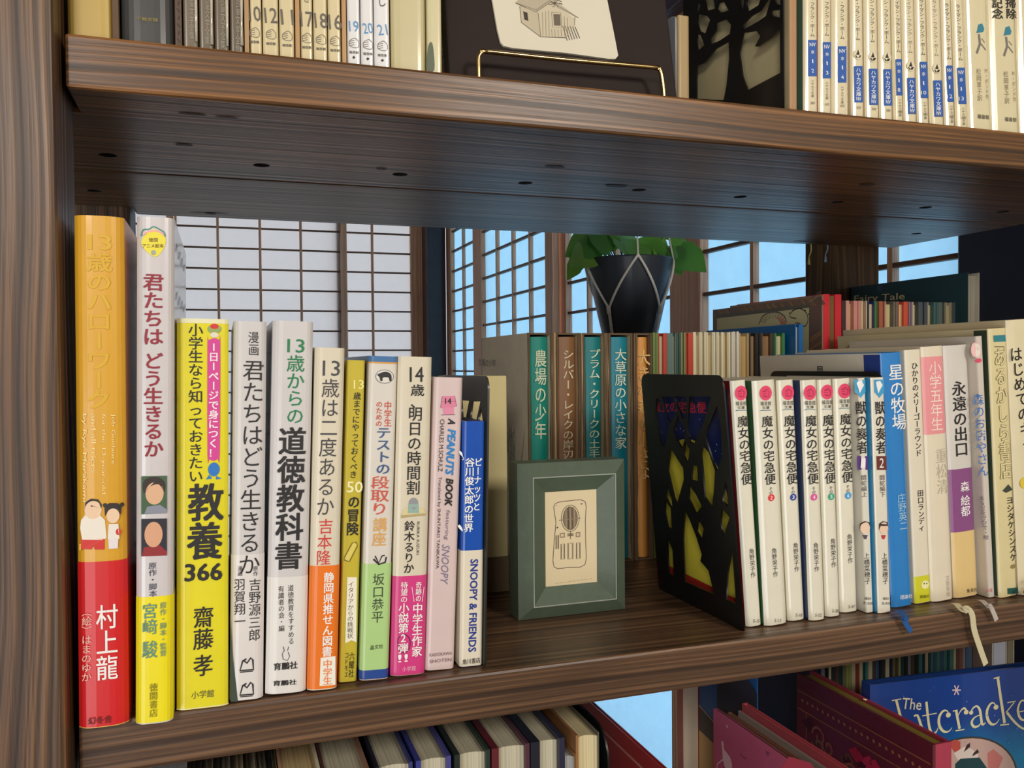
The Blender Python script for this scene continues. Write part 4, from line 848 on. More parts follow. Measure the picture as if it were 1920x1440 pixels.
def leaf(tip_px, root_px, wd, g, dy=0, dr=0):
    inv = parent_matrix(e).inverted(); R0 = inv @ onY(root_px, PYD+dr); T0 = inv @ onY(tip_px, PYD+dy); ax = T0-R0; L = ax.length; ax.normalize()
    side = ax.cross(Vector((0, -1, .35))).normalized(); nn = side.cross(ax).normalized(); k = .126/152*wd*.82
    prof = smooth_pts([(-.06, .0), (-.13, .30), (-.08, .72), (.08, .98), (.24, .88), (.36, .90), (.50, .80), (.66, .58), (.80, .36), (.92, .14), (1, 0)], 3)
    mid = [(-.02, 0)]+[(u, 0) for u, _ in prof[1:]]; b = MB(); vs = []
    for (u, q), (mu, _) in zip(prof, mid):
        u_ = max(u, -.02); dz = -.10*u*u*L
        vs += [R0+ax*(mu*L)+nn*dz, R0+ax*(u*L)+side*(q*k)+nn*(dz+.0035*q), R0+ax*(u*L)-side*(q*k)+nn*(dz+.0035*q)]
    fs = []
    for i in range(len(prof)-1): fs += [(3*i, 3*i+3, 3*i+4, 3*i+1), (3*i, 3*i+2, 3*i+5, 3*i+3)]
    b.add(vs, fs); o = b.obj('leaf', LG[g % 4], e, smooth=True, fixn=False)
    t = MB(); base = Vector((R0.x*.35, R0.y*.3, .128)); midp = (base+R0)/2+Vector((0, 0, .012)); t.tube(smooth_pts([tuple(base), tuple(midp), tuple(R0)], 4), .0011, None, 5); t.obj('stem', mat((90, 120, 60), .5), e)
for q in [((1062, 478), (1112, 452), 40, 1, -.02), ((1072, 497), (1112, 470), 38, 2, -.04), ((1066, 522), (1080, 494), 20, 2, -.03), ((1118, 470), (1150, 440), 34, 0, .02), ((1136, 478), (1125, 445), 34, 1, -.03), ((1196, 492), (1178, 452), 52, 0, -.06), ((1165, 462), (1150, 430), 40, 3, .02),
          ((1210, 452), (1240, 478), 30, 1, 0), ((1232, 440), (1215, 470), 44, 0, -.02), ((1262, 480), (1228, 462), 40, 2, .01), ((1278, 516), (1256, 470), 40, 3, -.02), ((1326, 506), (1268, 474), 52, 1, -.04), ((1310, 478), (1262, 462), 36, 0, .01), ((1098, 440), (1122, 462), 40, 3, .03), ((1186, 430), (1170, 462), 44, 0, .03), ((1244, 452), (1262, 432), 30, 2, .03), ((1082, 440), (1108, 458), 36, 0, .04)]:
    leaf(q[0], q[1], q[2], q[3], q[4])
CW = mat((244, 242, 236), .8, var=.1, scale=600, name='cotton_cord')
h = thing('macrame_hanger', 'white cotton cord hanger netted around the black pot', 'plant hanger', (pc.x, PYD, zt-.14))
def ringpt(ang, z, off=.002):
    t = max(0, min(1, z/.137)); r = (.038+(pr*.82-.038)*min(1, z/.075) if z < .075 else pr*.82+(pr-pr*.82)*(z-.075)/.062)+off; return (r*math.cos(ang), r*math.sin(ang), z)
A0 = math.radians(-106)
for k in range(4):
    at = A0+k*math.pi/2
    for sgn in (-1, 1):
        ab = at+sgn*math.pi/4; pts = [ringpt(at+sgn*math.pi/4*t, .139-(.139-.062)*t, .0027) for t in [i/8 for i in range(9)]]
        mb = MB(); mb.tube(pts, .0020, None, 6); mb.obj('net_cord', CW, h, smooth=True)
    ab = at+math.pi/4; mb = MB(); mb.tube([ringpt(ab, .066, .0042), ringpt(ab, .054, .0044)], .0034, None, 8); mb.obj('knot', CW, h, smooth=True)
    mb = MB(); mb.tube([ringpt(ab, .056, .0034), ringpt(ab, .03, .0034), ringpt(ab, -.004, .0034), (0, 0, -.03)], .0024, None, 6); mb.obj('net_cord', CW, h, smooth=True)
    mb = MB(); mb.tube([ringpt(at, .139, .0022), (.045*math.cos(at), .045*math.sin(at), .26), (0, 0, .62), (0, 0, 2.75-(zt-.14))], .0015, None, 6); mb.obj('hanging_cord', CW, h, smooth=True)
mb = MB(); mb.tube([(0, 0, -.028), (0, 0, -.10)], [.006, .009], None, 8); mb.obj('tassel', CW, h, smooth=True)

# ================================================================ upper shelf
UY = .497
def ub(label, x0, x1, spine, H=.24, tilt=0, left=None, right=None, group=None, Y=UY, depth=.13, coat=.3, **kw):
    return Book(label, (x0,), x1, None, Y=Y, Z=ZU+.0003, H=H, tilt=tilt, depth=depth, spine=spine, left=left, right=right, coat=coat, group=group, row='up', **kw)
b = ub('mustard yellow spine in a brown slipcase, leftmost on the upper shelf', 126, 211, (196, 166, 84), right=(112, 84, 58), coat=.1, bulge=.003)
bx('slipcase_edge', mat((104, 82, 62), .85, var=.2, bump=.3), b.e, b.W/2+.0002, b.W/2+.0032, -.001, .128, 0, .241)
PREV['up'] = (PREV['up'][0]+.0035, 0, .24)
b = ub('dark grey cloth book with faint gold characters on the upper shelf', 225, 326, (62, 62, 60), coat=.1, bulge=.004, n=4)
b.l('干輪金鐘', (256, 35), (296, 38), 7, (150, 134, 70), .01)
b = ub('corrugated brown cardboard slipcase edge beside the dark grey book', 328, 342, (82, 60, 42), coat=0, bulge=.0005)
b.f.begin()
for i in range(9): b.f.stroke([(332+(i % 2)*4, -40+i*14), (338-(i % 2)*4, -33+i*14)], 2, (50, 36, 26))
b.f.end('corrugation')
for i, (x0, x1, o) in enumerate([(344, 372, 'leftmost'), (373, 401, 'second'), (402, 430, 'third'), (431, 457, 'rightmost')]):
    b = ub('grey brown book in crinkled plastic, %s of the four' % o, x0, x1, (124-4*i, 112-4*i, 94-4*i), coat=1, rough=.3, group='grey plastic wrapped books', bulge=.002)
    yb = 80+9*i
    b.v('児童文学全集', ((x0+x1)/2+2, -40+yb*.3), ((x0+x1)/2+2, yb-5), 9, (160, 152, 136))
    for k in (0,):
        mb = MB(); mb.tube([(b.W*.38*(-1 if k else 1), -.0006, .004+.014*j+random.uniform(-.002, .002)) for j in range(16)], [.0006+random.uniform(0, .0005) for _ in range(16)], None, 5); mb.obj('plastic_crease', mat((196, 186, 164), .15, 1), b.e, smooth=True)
b = ub('thin tan board standing left of numeral 10', 458.5, 461.5, (176, 140, 96), coat=0, bulge=.0003)
WF = (226, 214, 176); G3 = (104, 96, 84)
nums = [('10', 462.5, 491.5, 'tan'), ('12', 492.5, 523, ''), ('11', 524, 552.5, ''), None, ('17', 563, 587, ''), ('18', 588.5, 614.5, ''), ('16', 616, 640, ''), None, ('19', 650.5, 676, 'w'), ('20', 678, 701, 'w'), ('21', 702, 731.5, 'w')]
base = 86.5
for it in nums:
    if it is None:
        q = PREV['up'][0]; xp = proj(Vector((q, UY, ZU)))[0]
        ub('tan slipcase edge left of numeral %s' % ('seventeen' if xp < 600 else 'nineteen'), xp+.5, xp+8.5, (186, 146, 96), coat=0, bulge=.0004); continue
    nmb, x0, x1, w_ = it; word = {'10': 'ten', '12': 'twelve', '11': 'eleven', '17': 'seventeen', '18': 'eighteen', '16': 'sixteen', '19': 'nineteen', '20': 'twenty', '21': 'twenty-one'}[nmb]; blue = w_ == 'w'; xc = (x0+x1)/2; yb = 82+(xc-330)*.1045
    b = ub('cream spine with outlined brown numeral %s' % word if not blue else 'white spine with light blue numeral %s' % word, x0, x1, (232, 230, 228) if blue else (222, 206, 162), coat=.8, rough=.3, group='numbered spines with hand emblem', bulge=.0015)
    if blue:
        b.l(nmb, (xc-9, yb-68+(0 if nmb == '19' else 2)), (xc+9, yb-67), 20, (90, 150, 200)); yo = 4
    else:
        b.l(nmb, (xc-12, yb-72), (xc+12, yb-71), 28, G3, .006); yo = 0
    f = b.f; f.begin(); hy = yb-36
    f.stroke(smooth_pts([(xc-8, hy-4), (xc-2, hy-8), (xc+3, hy-9), (xc+9, hy-2), (xc+8, hy+8), (xc-2, hy+8), (xc-8, hy+4)], 3, True), 1, (128, 120, 108), True)
    for k in (-3, 1, 5): f.stroke([(xc-9, hy+k), (xc+1, hy+k-2)], 1, (128, 120, 108))
    if blue: f.poly([(xc, yb-12), (xc+3, yb-9), (xc, yb-6), (xc-3, yb-9)], K)
    f.end('hand_emblem'); b.l('福音館', (xc-9, yb-19), (xc+9, yb-18), 5, (90, 84, 76), .02)
    if nmb == '17': b.l('さ', (xc-5, -2), (xc+5, -1), 12, G3)
    if nmb == '21': b.l('し', (xc-6, 2), (xc+6, 3), 20, G3)
b = ub('wide cream book right of the white numbered spines', 735, 800, (200, 188, 142), coat=.5, bulge=.003, left=(150, 112, 70))
b = ub('cream book with a dark green rounded mark at its foot', 801.5, 829, (206, 196, 150), coat=.5, bulge=.001)
b.f.begin(); b.f.poly(smooth_pts([(801, 131), (801, 98), (805, 81), (810, 81), (813, 98), (814, 132)], 3, True), (88, 98, 74)); b.f.end('green_mark')

# dark framed picture leaning on a brass wire stand
P0 = onY((832, 134), .530); P1 = onY((1263, 180), .530)
lean = .20; th = .012
z0 = ZU+.006
e = thing('leaning_plaque', 'dark brown wooden plaque with a hut drawing, leaning on the upper shelf', 'plaque', ((P0.x+P1.x)/2-.004, .512, z0), (-lean, 0, 0))
Wp = P1.x-P0.x-.006; DW = mat((32, 17, 11), .75, 0, var=.25, scale=30, bump=.1, name='dark_walnut')
bx('board', DW, e, -Wp/2, Wp/2, 0, th, 0, .26, .0015)
ep = Matrix.LocRotScale(e.location, e.rotation_euler, None)
F = Face(e, (0, 0, 0), (1, 0, 0), (0, 0, 1), (0, -1, 0))
cpts = [(919, -60), (921, 0), (931, 58), (937, 82), (943, 89), (960, 93), (1060, 102), (1140, 113), (1152, 113), (1157, 107), (1152, 80), (1136, 0), (1124, -60)]
q = [F.px(c_) for c_ in cpts]; mb = MB(); n = len(q)
mb.add([F.pt(a_, b_, h_) for h_ in (.0002, .0018) for a_, b_ in q], [tuple(range(n)), tuple(range(n, 2*n))]+[(i, (i+1) % n, n+(i+1) % n, n+i) for i in range(n)], mat((222, 214, 192), .7, var=.04, scale=20, name='card'))
mb.obj('drawing_card', None, e)
F2 = Face(e, (0, -.0018, 0), (1, 0, 0), (0, 0, 1), (0, -1, 0)); F2.begin()
hz = lambda x, y: (760+x/3.429, y/3.429)
HL = (96, 86, 74)
F2.poly([hz(735, 40), hz(850, 80), hz(868, 238), hz(745, 145)], (196, 184, 156)); F2.poly([hz(850, 78), hz(935, 22), hz(1082, 118), hz(1088, 170), hz(1030, 242), hz(870, 238)], (206, 194, 166)); F2.poly([hz(706, 20), hz(740, -14), hz(935, -12), hz(1112, 116), hz(1075, 100), hz(930, 22), hz(838, 80)], (186, 174, 148))
for A_ in ([hz(706, 20), hz(838, 80), hz(935, 14), hz(1112, 116)], [hz(735, 40), hz(745, 145), hz(868, 238), hz(1030, 244)], [hz(852, 82), hz(870, 238)], [hz(940, 80), hz(998, 84), hz(1004, 180), hz(945, 176), hz(940, 80)], [hz(1090, 110), hz(1086, 165)], [hz(706, 20), hz(722, 26), hz(840, 66), hz(930, 4)]):
    F2.stroke(A_, .9, HL)
F2.poly([hz(756, 74), hz(784, 84), hz(790, 138), hz(764, 128)], (66, 58, 50)); F2.poly([hz(950, 92), hz(994, 94), hz(998, 168), hz(955, 166)], (110, 98, 84))
for i in range(9): x = 880+i*20; y0_ = 82-i*7 if i < 3 else 60+i*7; F2.stroke([hz(x, y0_+(20 if 3 <= i <= 5 else 0)), hz(x+4, 234)], .7, HL) if not 3 <= i <= 6 else F2.stroke([hz(x, 190), hz(x+3, 240)], .7, HL)
for i in range(6): x = 1010+i*16; F2.stroke([hz(x, 168+i), hz(x+30, 262-i*3)], 1.3, HL)
for i in range(7): a_ = i*.9; F2.stroke([hz(960, 22), hz(960+32*math.cos(a_), 22+26*math.sin(a_)), hz(966+46*math.cos(a_+.3), 24+20*math.sin(a_+.3))], 1.2, (80, 70, 58))
F2.end('hut_drawing')
BR = mat((186, 160, 110), .22, 0, 1, var=.1, name='polished_brass')
e2 = thing('wire_stand', 'brass wire easel stand holding the dark plaque on the upper shelf', 'stand', (0, 0, 0))
yw = .500; pw = [onY(c_, yw) for c_ in [(898, 150), (897, 112), (899, 103), (904, 98), (915, 97), (1060, 112), (1222, 126), (1234, 129), (1239, 136), (1243, 160), (1245, 177)]]
pts = [tuple(p_) for p_ in pw]; pts[0] = (pts[0][0], yw, ZU+.0018); pts[-1] = (pts[-1][0], yw, ZU+.0018)
mb = MB(); mb.tube(smooth_pts([(pts[0][0], .60, ZU+.0018), (pts[0][0], .52, ZU+.0018), (pts[0][0], .5015, ZU+.0018)]+pts+[(pts[-1][0], .5015, ZU+.0018), (pts[-1][0], .52, ZU+.0018), (pts[-1][0], .60, ZU+.0018)], 4), .0015, None, 10)
e2.location = (0, 0, 0); mb.obj('wire_loop', BR, e2, smooth=True)
# grey bookend and tan book behind, tree bookend
xg = onY((1268, 178), .545)
gb = thing('metal_bookend', 'pale grey bookend with a cut branch, right of the dark plaque', 'bookend', (xg.x, .545, ZU+.0006))
F = Face(gb, (0, 0, 0), (0, 1, 0), (0, 0, 1), (-1, 0, 0))
me = plate_mesh(rounded(0, .11, 0, .16, .008), [[F.px(c_) for c_ in h_] for h_ in ([(1252, 66), (1254, 74), (1244, 92), (1246, 78)], [(1240, 95), (1246, 92), (1247, 100), (1241, 110)])], .0012); me.transform(Matrix(((0, 0, 1, 0), (1, 0, 0, 0), (0, 1, 0, 0), (0, 0, 0, 1))))
me.materials.clear(); me.materials.append(mat((150, 152, 160), .4, name='grey_painted_steel')); o = bpy.data.objects.new('upright_plate', me); COL.objects.link(o); o.parent = gb
Hg = onY((1267, 27), .545).z-ZU
o.scale = (1, 1, Hg/.16)
bk = Book('tan book glimpsed between the grey and the tree bookend', (1272,), 1294, None, Y=.56, Z=ZU+.0003, H=onY((1285, 32), .56).z-ZU, tilt=0, depth=.12, spine=(178, 150, 100), coat=.1)
TH = [[(345, 185), (420, 175), (440, 205), (410, 262), (430, 262), (500, 215), (550, 165), (553, 410), (370, 507), (340, 430), (322, 300)], [(262, 235), (265, 330), (250, 480), (235, 562), (190, 562), (80, 555), (82, 370), (130, 350), (170, 300), (190, 275)],
      [(190, 130), (250, 110), (275, 140), (270, 190), (210, 230), (160, 250), (158, 215), (190, 170)], [(85, 190), (105, 200), (125, 255), (90, 285), (80, 240)], [(340, 140), (390, 90), (440, 60), (478, 0), (498, 0), (472, 90), (430, 120), (350, 165)],
      [(90, 80), (140, 90), (158, 112), (130, 190), (100, 175), (85, 130)], [(205, 20), (235, 10), (262, 60), (215, 72), (195, 50)], [(325, -10), (352, -10), (345, 40), (332, 70)], [(505, 60), (552, 55), (550, 100), (510, 90)],
      [(82, 10), (105, 30), (92, 66), (80, 60)], [(120, -30), (175, -20), (185, 50), (140, 60)], [(515, -30), (553, -40), (553, 30), (530, 20)], [(205, -60), (262, -50), (262, -5), (215, -5)], [(380, -40), (460, -60), (430, 30), (372, 66), (360, 20)]]
xt_ = Xat(1480, .487, ZU+.02)
tb = thing('metal_bookend', 'black steel bookend cut as a tree with broad leaves on the upper shelf', 'bookend', (xt_, .493, ZU+.0006))
F = Face(tb, (0, 0, 0), (0, 1, 0), (0, 0, 1), (-1, 0, 0))
me = plate_mesh(rounded(0, .132, 0, .17, .008), [[F.px(c_) for c_ in cv(h_, 1280, 0, 3)] for h_ in TH], .0012); me.transform(Matrix(((0, 0, 1, 0), (1, 0, 0, 0), (0, 1, 0, 0), (0, 0, 0, 1))))
me.materials.clear(); me.materials.append(BLK); o = bpy.data.objects.new('upright_plate', me); COL.objects.link(o); o.parent = tb
PREV['up'] = (xt_+.001, 0, .17)
ub('tan cloth book right beside the black tree bookend', 1480.5, 1495, (172, 130, 88), coat=.1, bulge=.0008, left=(196, 182, 140))
IV = (226, 214, 178); BT = (38, 90, 170)
def baum(label, x0, x1, kind, num, ty, ly, tilt, left, price, faded=False):
    b = ub(label, x0, x1, IV, tilt=tilt, left=left, coat=.9, rough=.25, group='ivory plastic covered paperbacks', bulge=.0022, n=5, H=.19)
    xc = (x0+x1)/2+1; yb = 199+(xc-1500)*.098; f = b.f; INK = (150, 140, 120) if faded else (84, 78, 70)
    dx = lambda y: xc-(yb-y)*tilt*-1*0 - (yb-y)*tilt*0 + (yb-y)*math.tan(tilt)*1.0
    hw = min(8, (x1-x0)*.32)
    b.v('ライマン・フランク・ボーム', (dx(ty-112), ty-112), (dx(ty-6), ty-6), 8.5, INK)
    if kind == 'n':
        f.begin(); f.poly([(dx(ly)-hw, ly), (dx(ly)+hw, ly), (dx(ly+68)+hw, ly+68), (dx(ly+68)-hw, ly+68)], BT); f.end('blue_label')
        b.l('NV', (dx(ly)-hw*.7, ly+9), (dx(ly)+hw*.7, ly+9), 7, WHT, .01); b.l('ホ', (dx(ly)-3, ly+23), (dx(ly)+3, ly+23), 7, WHT, .02); b.l('1', (dx(ly)-1, ly+40), (dx(ly)+1, ly+40), 7, WHT); b.l(num, (dx(ly)-2.4*len(num), ly+58), (dx(ly)+2.4*len(num), ly+58), 7, WHT)
        b.v('ハヤカワ文庫', (dx(ly+74), ly+74), (dx(ly+108), ly+108), 5, INK)
    else:
        f.begin(); f.disc((dx(ly-22), ly-22), 8, 10, (200, 192, 164)); f.disc((dx(ly-22), ly-22), 7.4, 9.4, IV); f.poly([(dx(ly-22)-6, ly-20), (dx(ly-22)+6, ly-20), (dx(ly-22)+3, ly-15), (dx(ly-22)-3, ly-15)], K); f.poly([(dx(ly-22)-4, ly-21), (dx(ly-22), ly-31), (dx(ly-22)+3, ly-21)], K)
        f.poly([(dx(ly)-hw, ly), (dx(ly)+hw, ly), (dx(ly+68)+hw, ly+68), (dx(ly+68)-hw, ly+68)], BT); f.end('blue_label')
        b.v('ハ|ヤ|カ|ワ|文|庫|NV', (dx(ly+3), ly+3), (dx(ly+66), ly+66), 9, WHT, .01)
    b.l(price, (dx(yb-8)-4, yb-8), (dx(yb-8)+4, yb-8), 5, (120, 112, 96))
L_ = (216, 196, 160)
for row in [('ivory plastic covered paperback whose blue label ends in two, leftmost of the run', 1509, 1535, 'n', '2', 75, 75, 0, (76, 110, 96), '380'), ('ivory plastic covered paperback whose blue label ends in three, with a pinkish side', 1537.5, 1560.5, 'n', '3', 74, 79, 0, (206, 140, 116), '430'),
            ('ivory plastic covered paperback whose blue label ends in four', 1562.5, 1593, 'n', '4', 80, 87, 0, L_, '430'), ('ivory paperback with ship mark and chipped blue label, first of that kind', 1595.5, 1622, 's', '', 82, 124, .012, L_, '420'),
            ('ivory paperback with a badly peeled blue label', 1624.5, 1650, 's', '', 86, 129, .018, L_, '380'), ('ivory paperback with ship mark, third of that kind', 1652.5, 1676, 's', '', 88, 130, .022, L_, '380'),
            ('ivory plastic covered paperback whose blue label ends in eight', 1677.5, 1695.5, 'n', '8', 105, 111, .026, L_, '420'), ('ivory paperback with faded author name and low blue label', 1697.5, 1721, 's', '', 106, 146, .030, L_, '340', True),
            ('ivory plastic covered paperback whose blue label ends in ten', 1723, 1744, 'n', '10', 110, 116, .034, L_, '390'), ('ivory paperback with faded author name and lowest blue label', 1746.5, 1772, 's', '', 112, 151, .040, L_, '400', True),
            ('ivory plastic covered paperback whose blue label ends in twelve', 1774, 1792.5, 'n', '12', 118, 123, .044, L_, '440'), ('ivory plastic covered paperback whose blue label ends in thirteen', 1794.5, 1816.5, 'n', '13', 120, 127, .050, L_, '420')]:
    r_ = row[:7]+(-row[7],)+row[8:]; baum(*r_)
BC = (50, 130, 150)
for lab, x0, x1, tl_, xs_ in (('wide ivory spine with a child in a teal hat, first of the pair', 1819, 1862, None, 1838), ('wide ivory spine with black memorial title and a child in a teal hat', 1864, 1915, '掃除|記念', 1889), ('ivory spine cut by the right edge of the picture', 1917, 1960, None, 1930)):
    b = ub(lab, x0, x1, (224, 212, 172), tilt=-.05, coat=1, rough=.22, group='wide ivory spines', bulge=.003, H=.19); f = b.f; yb = 199+(xs_-1500)*.098
    f.begin(); f.poly([(xs_-6, yb-176), (xs_-4, yb-186), (xs_+3, yb-188), (xs_+7, yb-178), (xs_+5, yb-172), (xs_-8, yb-170)], BC)
    f.stroke([(xs_-3, yb-168), (xs_-1, yb-150), (xs_-7, yb-132)], 5, (120, 116, 110)); f.stroke([(xs_+1, yb-150), (xs_+10, yb-138)], 2, (120, 116, 110)); f.stroke([(xs_+2, yb-160), (xs_+8, yb-152)], 1.6, (150, 130, 110)); f.end('child_drawing')
    if tl_:
        a_, c_ = tl_.split('|'); b.v(c_, (xs_-20, -4), (xs_-18, 36), 19, K, .02); b.v(a_, (xs_+5, -4), (xs_+7, 36), 19, K, .02)
    b.v('松岡享子訳', (xs_-4, yb-104), (xs_-1, yb-42), 9, (150, 138, 110)); b.v('M・ボンド作', (xs_+10, yb-104), (xs_+13, yb-46), 6, (160, 148, 120)); b.l('福音館', (xs_-6, yb-14), (xs_+16, yb-12), 8, (90, 84, 72), .01)

# ================================================================ lower shelf
ZT = EYE-.248
def low_fore(label, x0, x1, board, right=None, pages=(200, 190, 160), tl=2, tr=2, y=1395, Zt=None, depth=.16, Y=None, group='thick hardbacks on the lower shelf, page edges out', inset=.003):
    """book on the lower shelf seen from above; x0..x1 picture columns of its near top edge"""
    Zt = Zt or ZT; q = onZ(((x0+x1)/2, y), Zt); Y = Y or q.y
    xa = Xat(x0, Y, Zt); xb = Xat(x1, Y, Zt); W = xb-xa; k = W/(x1-x0); e = thing('hardback_book', label, 'book', ((xa+xb)/2, Y, ZL+.0002), (0, 0, 0), group); H = Zt-ZL
    b = MB(); ml = mat(board, .5, .2, name='book_cloth'); mr = mat(right or board, .5, .2, name='book_cloth')
    b.box(-W/2, -W/2+tl*k, 0, depth, 0, H, ml); b.box(W/2-tr*k, W/2, 0, depth, 0, H, mr); b.box(-W/2, W/2, depth-.003, depth, 0, H, ml); b.obj('cover', None, e, fixn=False)
    p = MB(); n = 8; xs = [-W/2+tl*k+(W-(tl+tr)*k)*i/n for i in range(n+1)]; prof = [(x, inset+.004*(1-(2*(x)/W)**2)) for x in xs]+[(xs[-1], depth-.003), (xs[0], depth-.003)]
    m_ = len(prof); p.add([(x, yy, z) for z in (.003, H-.003) for x, yy in prof], [(i, (i+1) % m_, m_+(i+1) % m_, m_+i) for i in range(m_)]+[tuple(range(m_))[::-1], tuple(range(m_, 2*m_))])
    p.obj('page_block', striped(pages, tuple(int(v*.84) for v in pages)), e, fixn=False)
    return e, W, H
LY = onZ((1048, 1385), ZT).y
LF = [(606, 693, (84, 44, 38), (150, 110, 86), 6, 8, 'thick hardback with a dark red left board under the middle shelf'),
 (704, 774, (24, 24, 44), (52, 56, 120), 7, 6, 'thick hardback with a blue right board edge'),
 (780, 846, (56, 60, 140), (70, 70, 140), 9, 8, 'thick hardback in violet blue boards'),
 (852, 919, (30, 40, 34), (34, 52, 42), 10, 7, 'thick hardback in dark green boards'),
 (922, 993, (96, 26, 34), (82, 44, 58), 13, 7, 'thick hardback in maroon boards'),
 (995, 1059, (24, 26, 40), (38, 38, 62), 17, 10, 'thick hardback in navy black boards')]
for x0, x1, c1, c2, tl, tr, lab in LF:
    low_fore(lab, x0, x1-.4, c1, c2, (206, 198, 170), tl, tr, Y=LY)
low_fore('pale grey short book tucked beside the last paperback of the low row', 1060, 1079, (186, 182, 170), (150, 104, 60), (176, 176, 172), 1, 1, Zt=ZT-.012, Y=LY, inset=.001)
low_fore('cream paperback lying against the lower black bookend', 1079.5, 1123, (152, 104, 62), (90, 88, 74), (222, 206, 160), 4.5, 1.6, Y=LY+.0, inset=.001)
cols = [(96, 84, 60), (60, 60, 58), (120, 112, 96), (36, 40, 60), (196, 186, 150), (70, 96, 104), (60, 66, 70), (110, 108, 92), (150, 130, 120), (206, 190, 140), (54, 46, 40), (170, 160, 130)]
xs = [345, 352, 362, 374, 384, 398, 410, 416, 432, 446, 458, 466, 484, 490, 504, 510, 516, 524]
words = ['brown', 'charcoal', 'khaki', 'navy', 'cream', 'teal grey', 'slate', 'olive grey', 'dusty pink', 'straw', 'dark umber', 'sand', 'brown', 'charcoal', 'khaki', 'navy', 'cream']
for i in range(len(xs)-1):
    low_fore('thin %s booklet in the low row, %s' % (words[i], 'nearer the left post' if i < 9 else 'nearer the thick hardbacks'), xs[i], xs[i+1]-.5, cols[i % 12], None, (200, 192, 170), .8, .8, Zt=ZT-.002*(i % 3), Y=LY, depth=.14, group='thin booklets in the low row')
low_fore('tan paged book with a grey drawing, first thick one of the low row', 526, 604, (196, 150, 120), (226, 214, 180), (208, 180, 130), 5, 6, Y=LY)
# black bookend and red picture book
pb = onZ((1141, 1400), ZT+.004)
e = thing('metal_bookend', 'plain black bookend with rounded top corner on the lower shelf', 'bookend', (Xat(1141, LY-.004, ZT)+.0, LY-.004, ZL+.0004))
Hb = onY((1120, 1345), LY+.02).z-ZL
me = plate_mesh(rounded(0, .13, 0, Hb, .022), [], .0014); me.transform(Matrix(((0, 0, 1, 0), (1, 0, 0, 0), (0, 1, 0, 0), (0, 0, 0, 1)))); me.materials.clear(); me.materials.append(BLK)
o = bpy.data.objects.new('upright_plate', me); COL.objects.link(o); o.parent = e
BXX = e.location.x
def standing(label, tl_px, Yfar, Ynear, W, board, pages=(206, 190, 150), right=None, name='picture_book', group=None, spine_front=False, t=.0022, X=None, Zt=None):
    """picture book standing square to the shelf's front; tl_px is the far top corner of its left cover"""
    p = onY(tl_px, Yfar); X = X or p.x; H = (Zt or p.z)-ZL
    e = thing(name, label, 'book', (X+W/2, Ynear, ZL+.0003), (0, 0, 0), group); D = Yfar-Ynear; b = MB(); ml = mat(board, .4, .4, name='printed_board'); mr = mat(right or board, .45, .3, name='printed_board')
    t = min(t, W*.3)
    b.box(-W/2, -W/2+t, 0, D, 0, H, ml); b.box(W/2-t, W/2, 0, D, 0, H, mr)
    if spine_front: b.box(-W/2+t, W/2-t, 0, .002, 0, H, mr)
    else: b.box(-W/2+t, W/2-t, D-.002, D, 0, H, mr)
    b.obj('cover', None, e, fixn=False)
    if W > .003:
        q = MB(); q.box(-W/2+t, W/2-t, .003, D-.003, .003, H-.003); q.obj('page_block', striped(pages, tuple(int(v*.75) for v in pages), 0, 700), e, fixn=False)
    return e, W, H, D, Face(e, (-W/2, 0, 0), (0, 1, 0), (0, 0, 1), (-1, 0, 0))
RED = (176, 44, 46)
X_ = .32; q = onX((1180, 1385), X_)
e, W, H, D, F = standing('large red picture book with pinkish border line beside the lower black bookend', (1100, 1320), .80, .49, .004, RED, X=X_, Zt=q.z, name='red_picture_book')
F.begin()
F.poly([(.0, H-.016), (D, H-.016), (D, H-.0135), (0, H-.0135)], (206, 130, 124), True); F.end('cover_border')
# book with cream fore-edge between pink and red boards, then blue cover
xa = Xat(1280, .76, ZT); xb = Xat(1310.5, .76, ZT); e = thing('upright_panel', 'narrow upright cream panel with pinkish side and red edge below the middle shelf', 'panel', ((xa+xb)/2, .76, ZL+.0003)); W = xb-xa; H = ZMB-.012-ZL
b = MB(); b.box(-W/2+.0004, W/2-.0012, 0, .0116, 0, H); b.obj('cream_face', mat((222, 208, 184), .6), e, .0006)
b = MB(); b.box(-W/2, -W/2+.0003, .0004, .0114, 0, H); b.obj('pink_side', mat((206, 140, 126), .6), e)
b = MB(); b.box(W/2-.0011, W/2, -.0003, .0114, 0, H); b.obj('red_edge', mat((160, 46, 34), .6), e)
e, W, H = fore_book('blue picture book with dark and cream shapes on its cover on the lower shelf', 1419, 1421.5, 1240, .66, ZL+.0003, .14, (26, 98, 168), (200, 190, 160), .8, .8)
F = Face(e, (-W/2, 0, 0), (0, 1, 0), (0, 0, 1), (-1, 0, 0)); F.begin()
F.poly([(1345, 1240), (1382, 1240), (1420, 1300), (1420, 1440), (1345, 1440)], (52, 56, 72)); F.poly([(1311, 1323), (1345, 1362), (1345, 1440), (1311, 1440)], (78, 78, 78)); F.poly([(1311, 1368), (1345, 1400), (1345, 1470), (1311, 1470)], (206, 178, 118)); F.stroke([(1311, 1322), (1345, 1361)], 2, (216, 200, 150)); F.end('cover_picture')
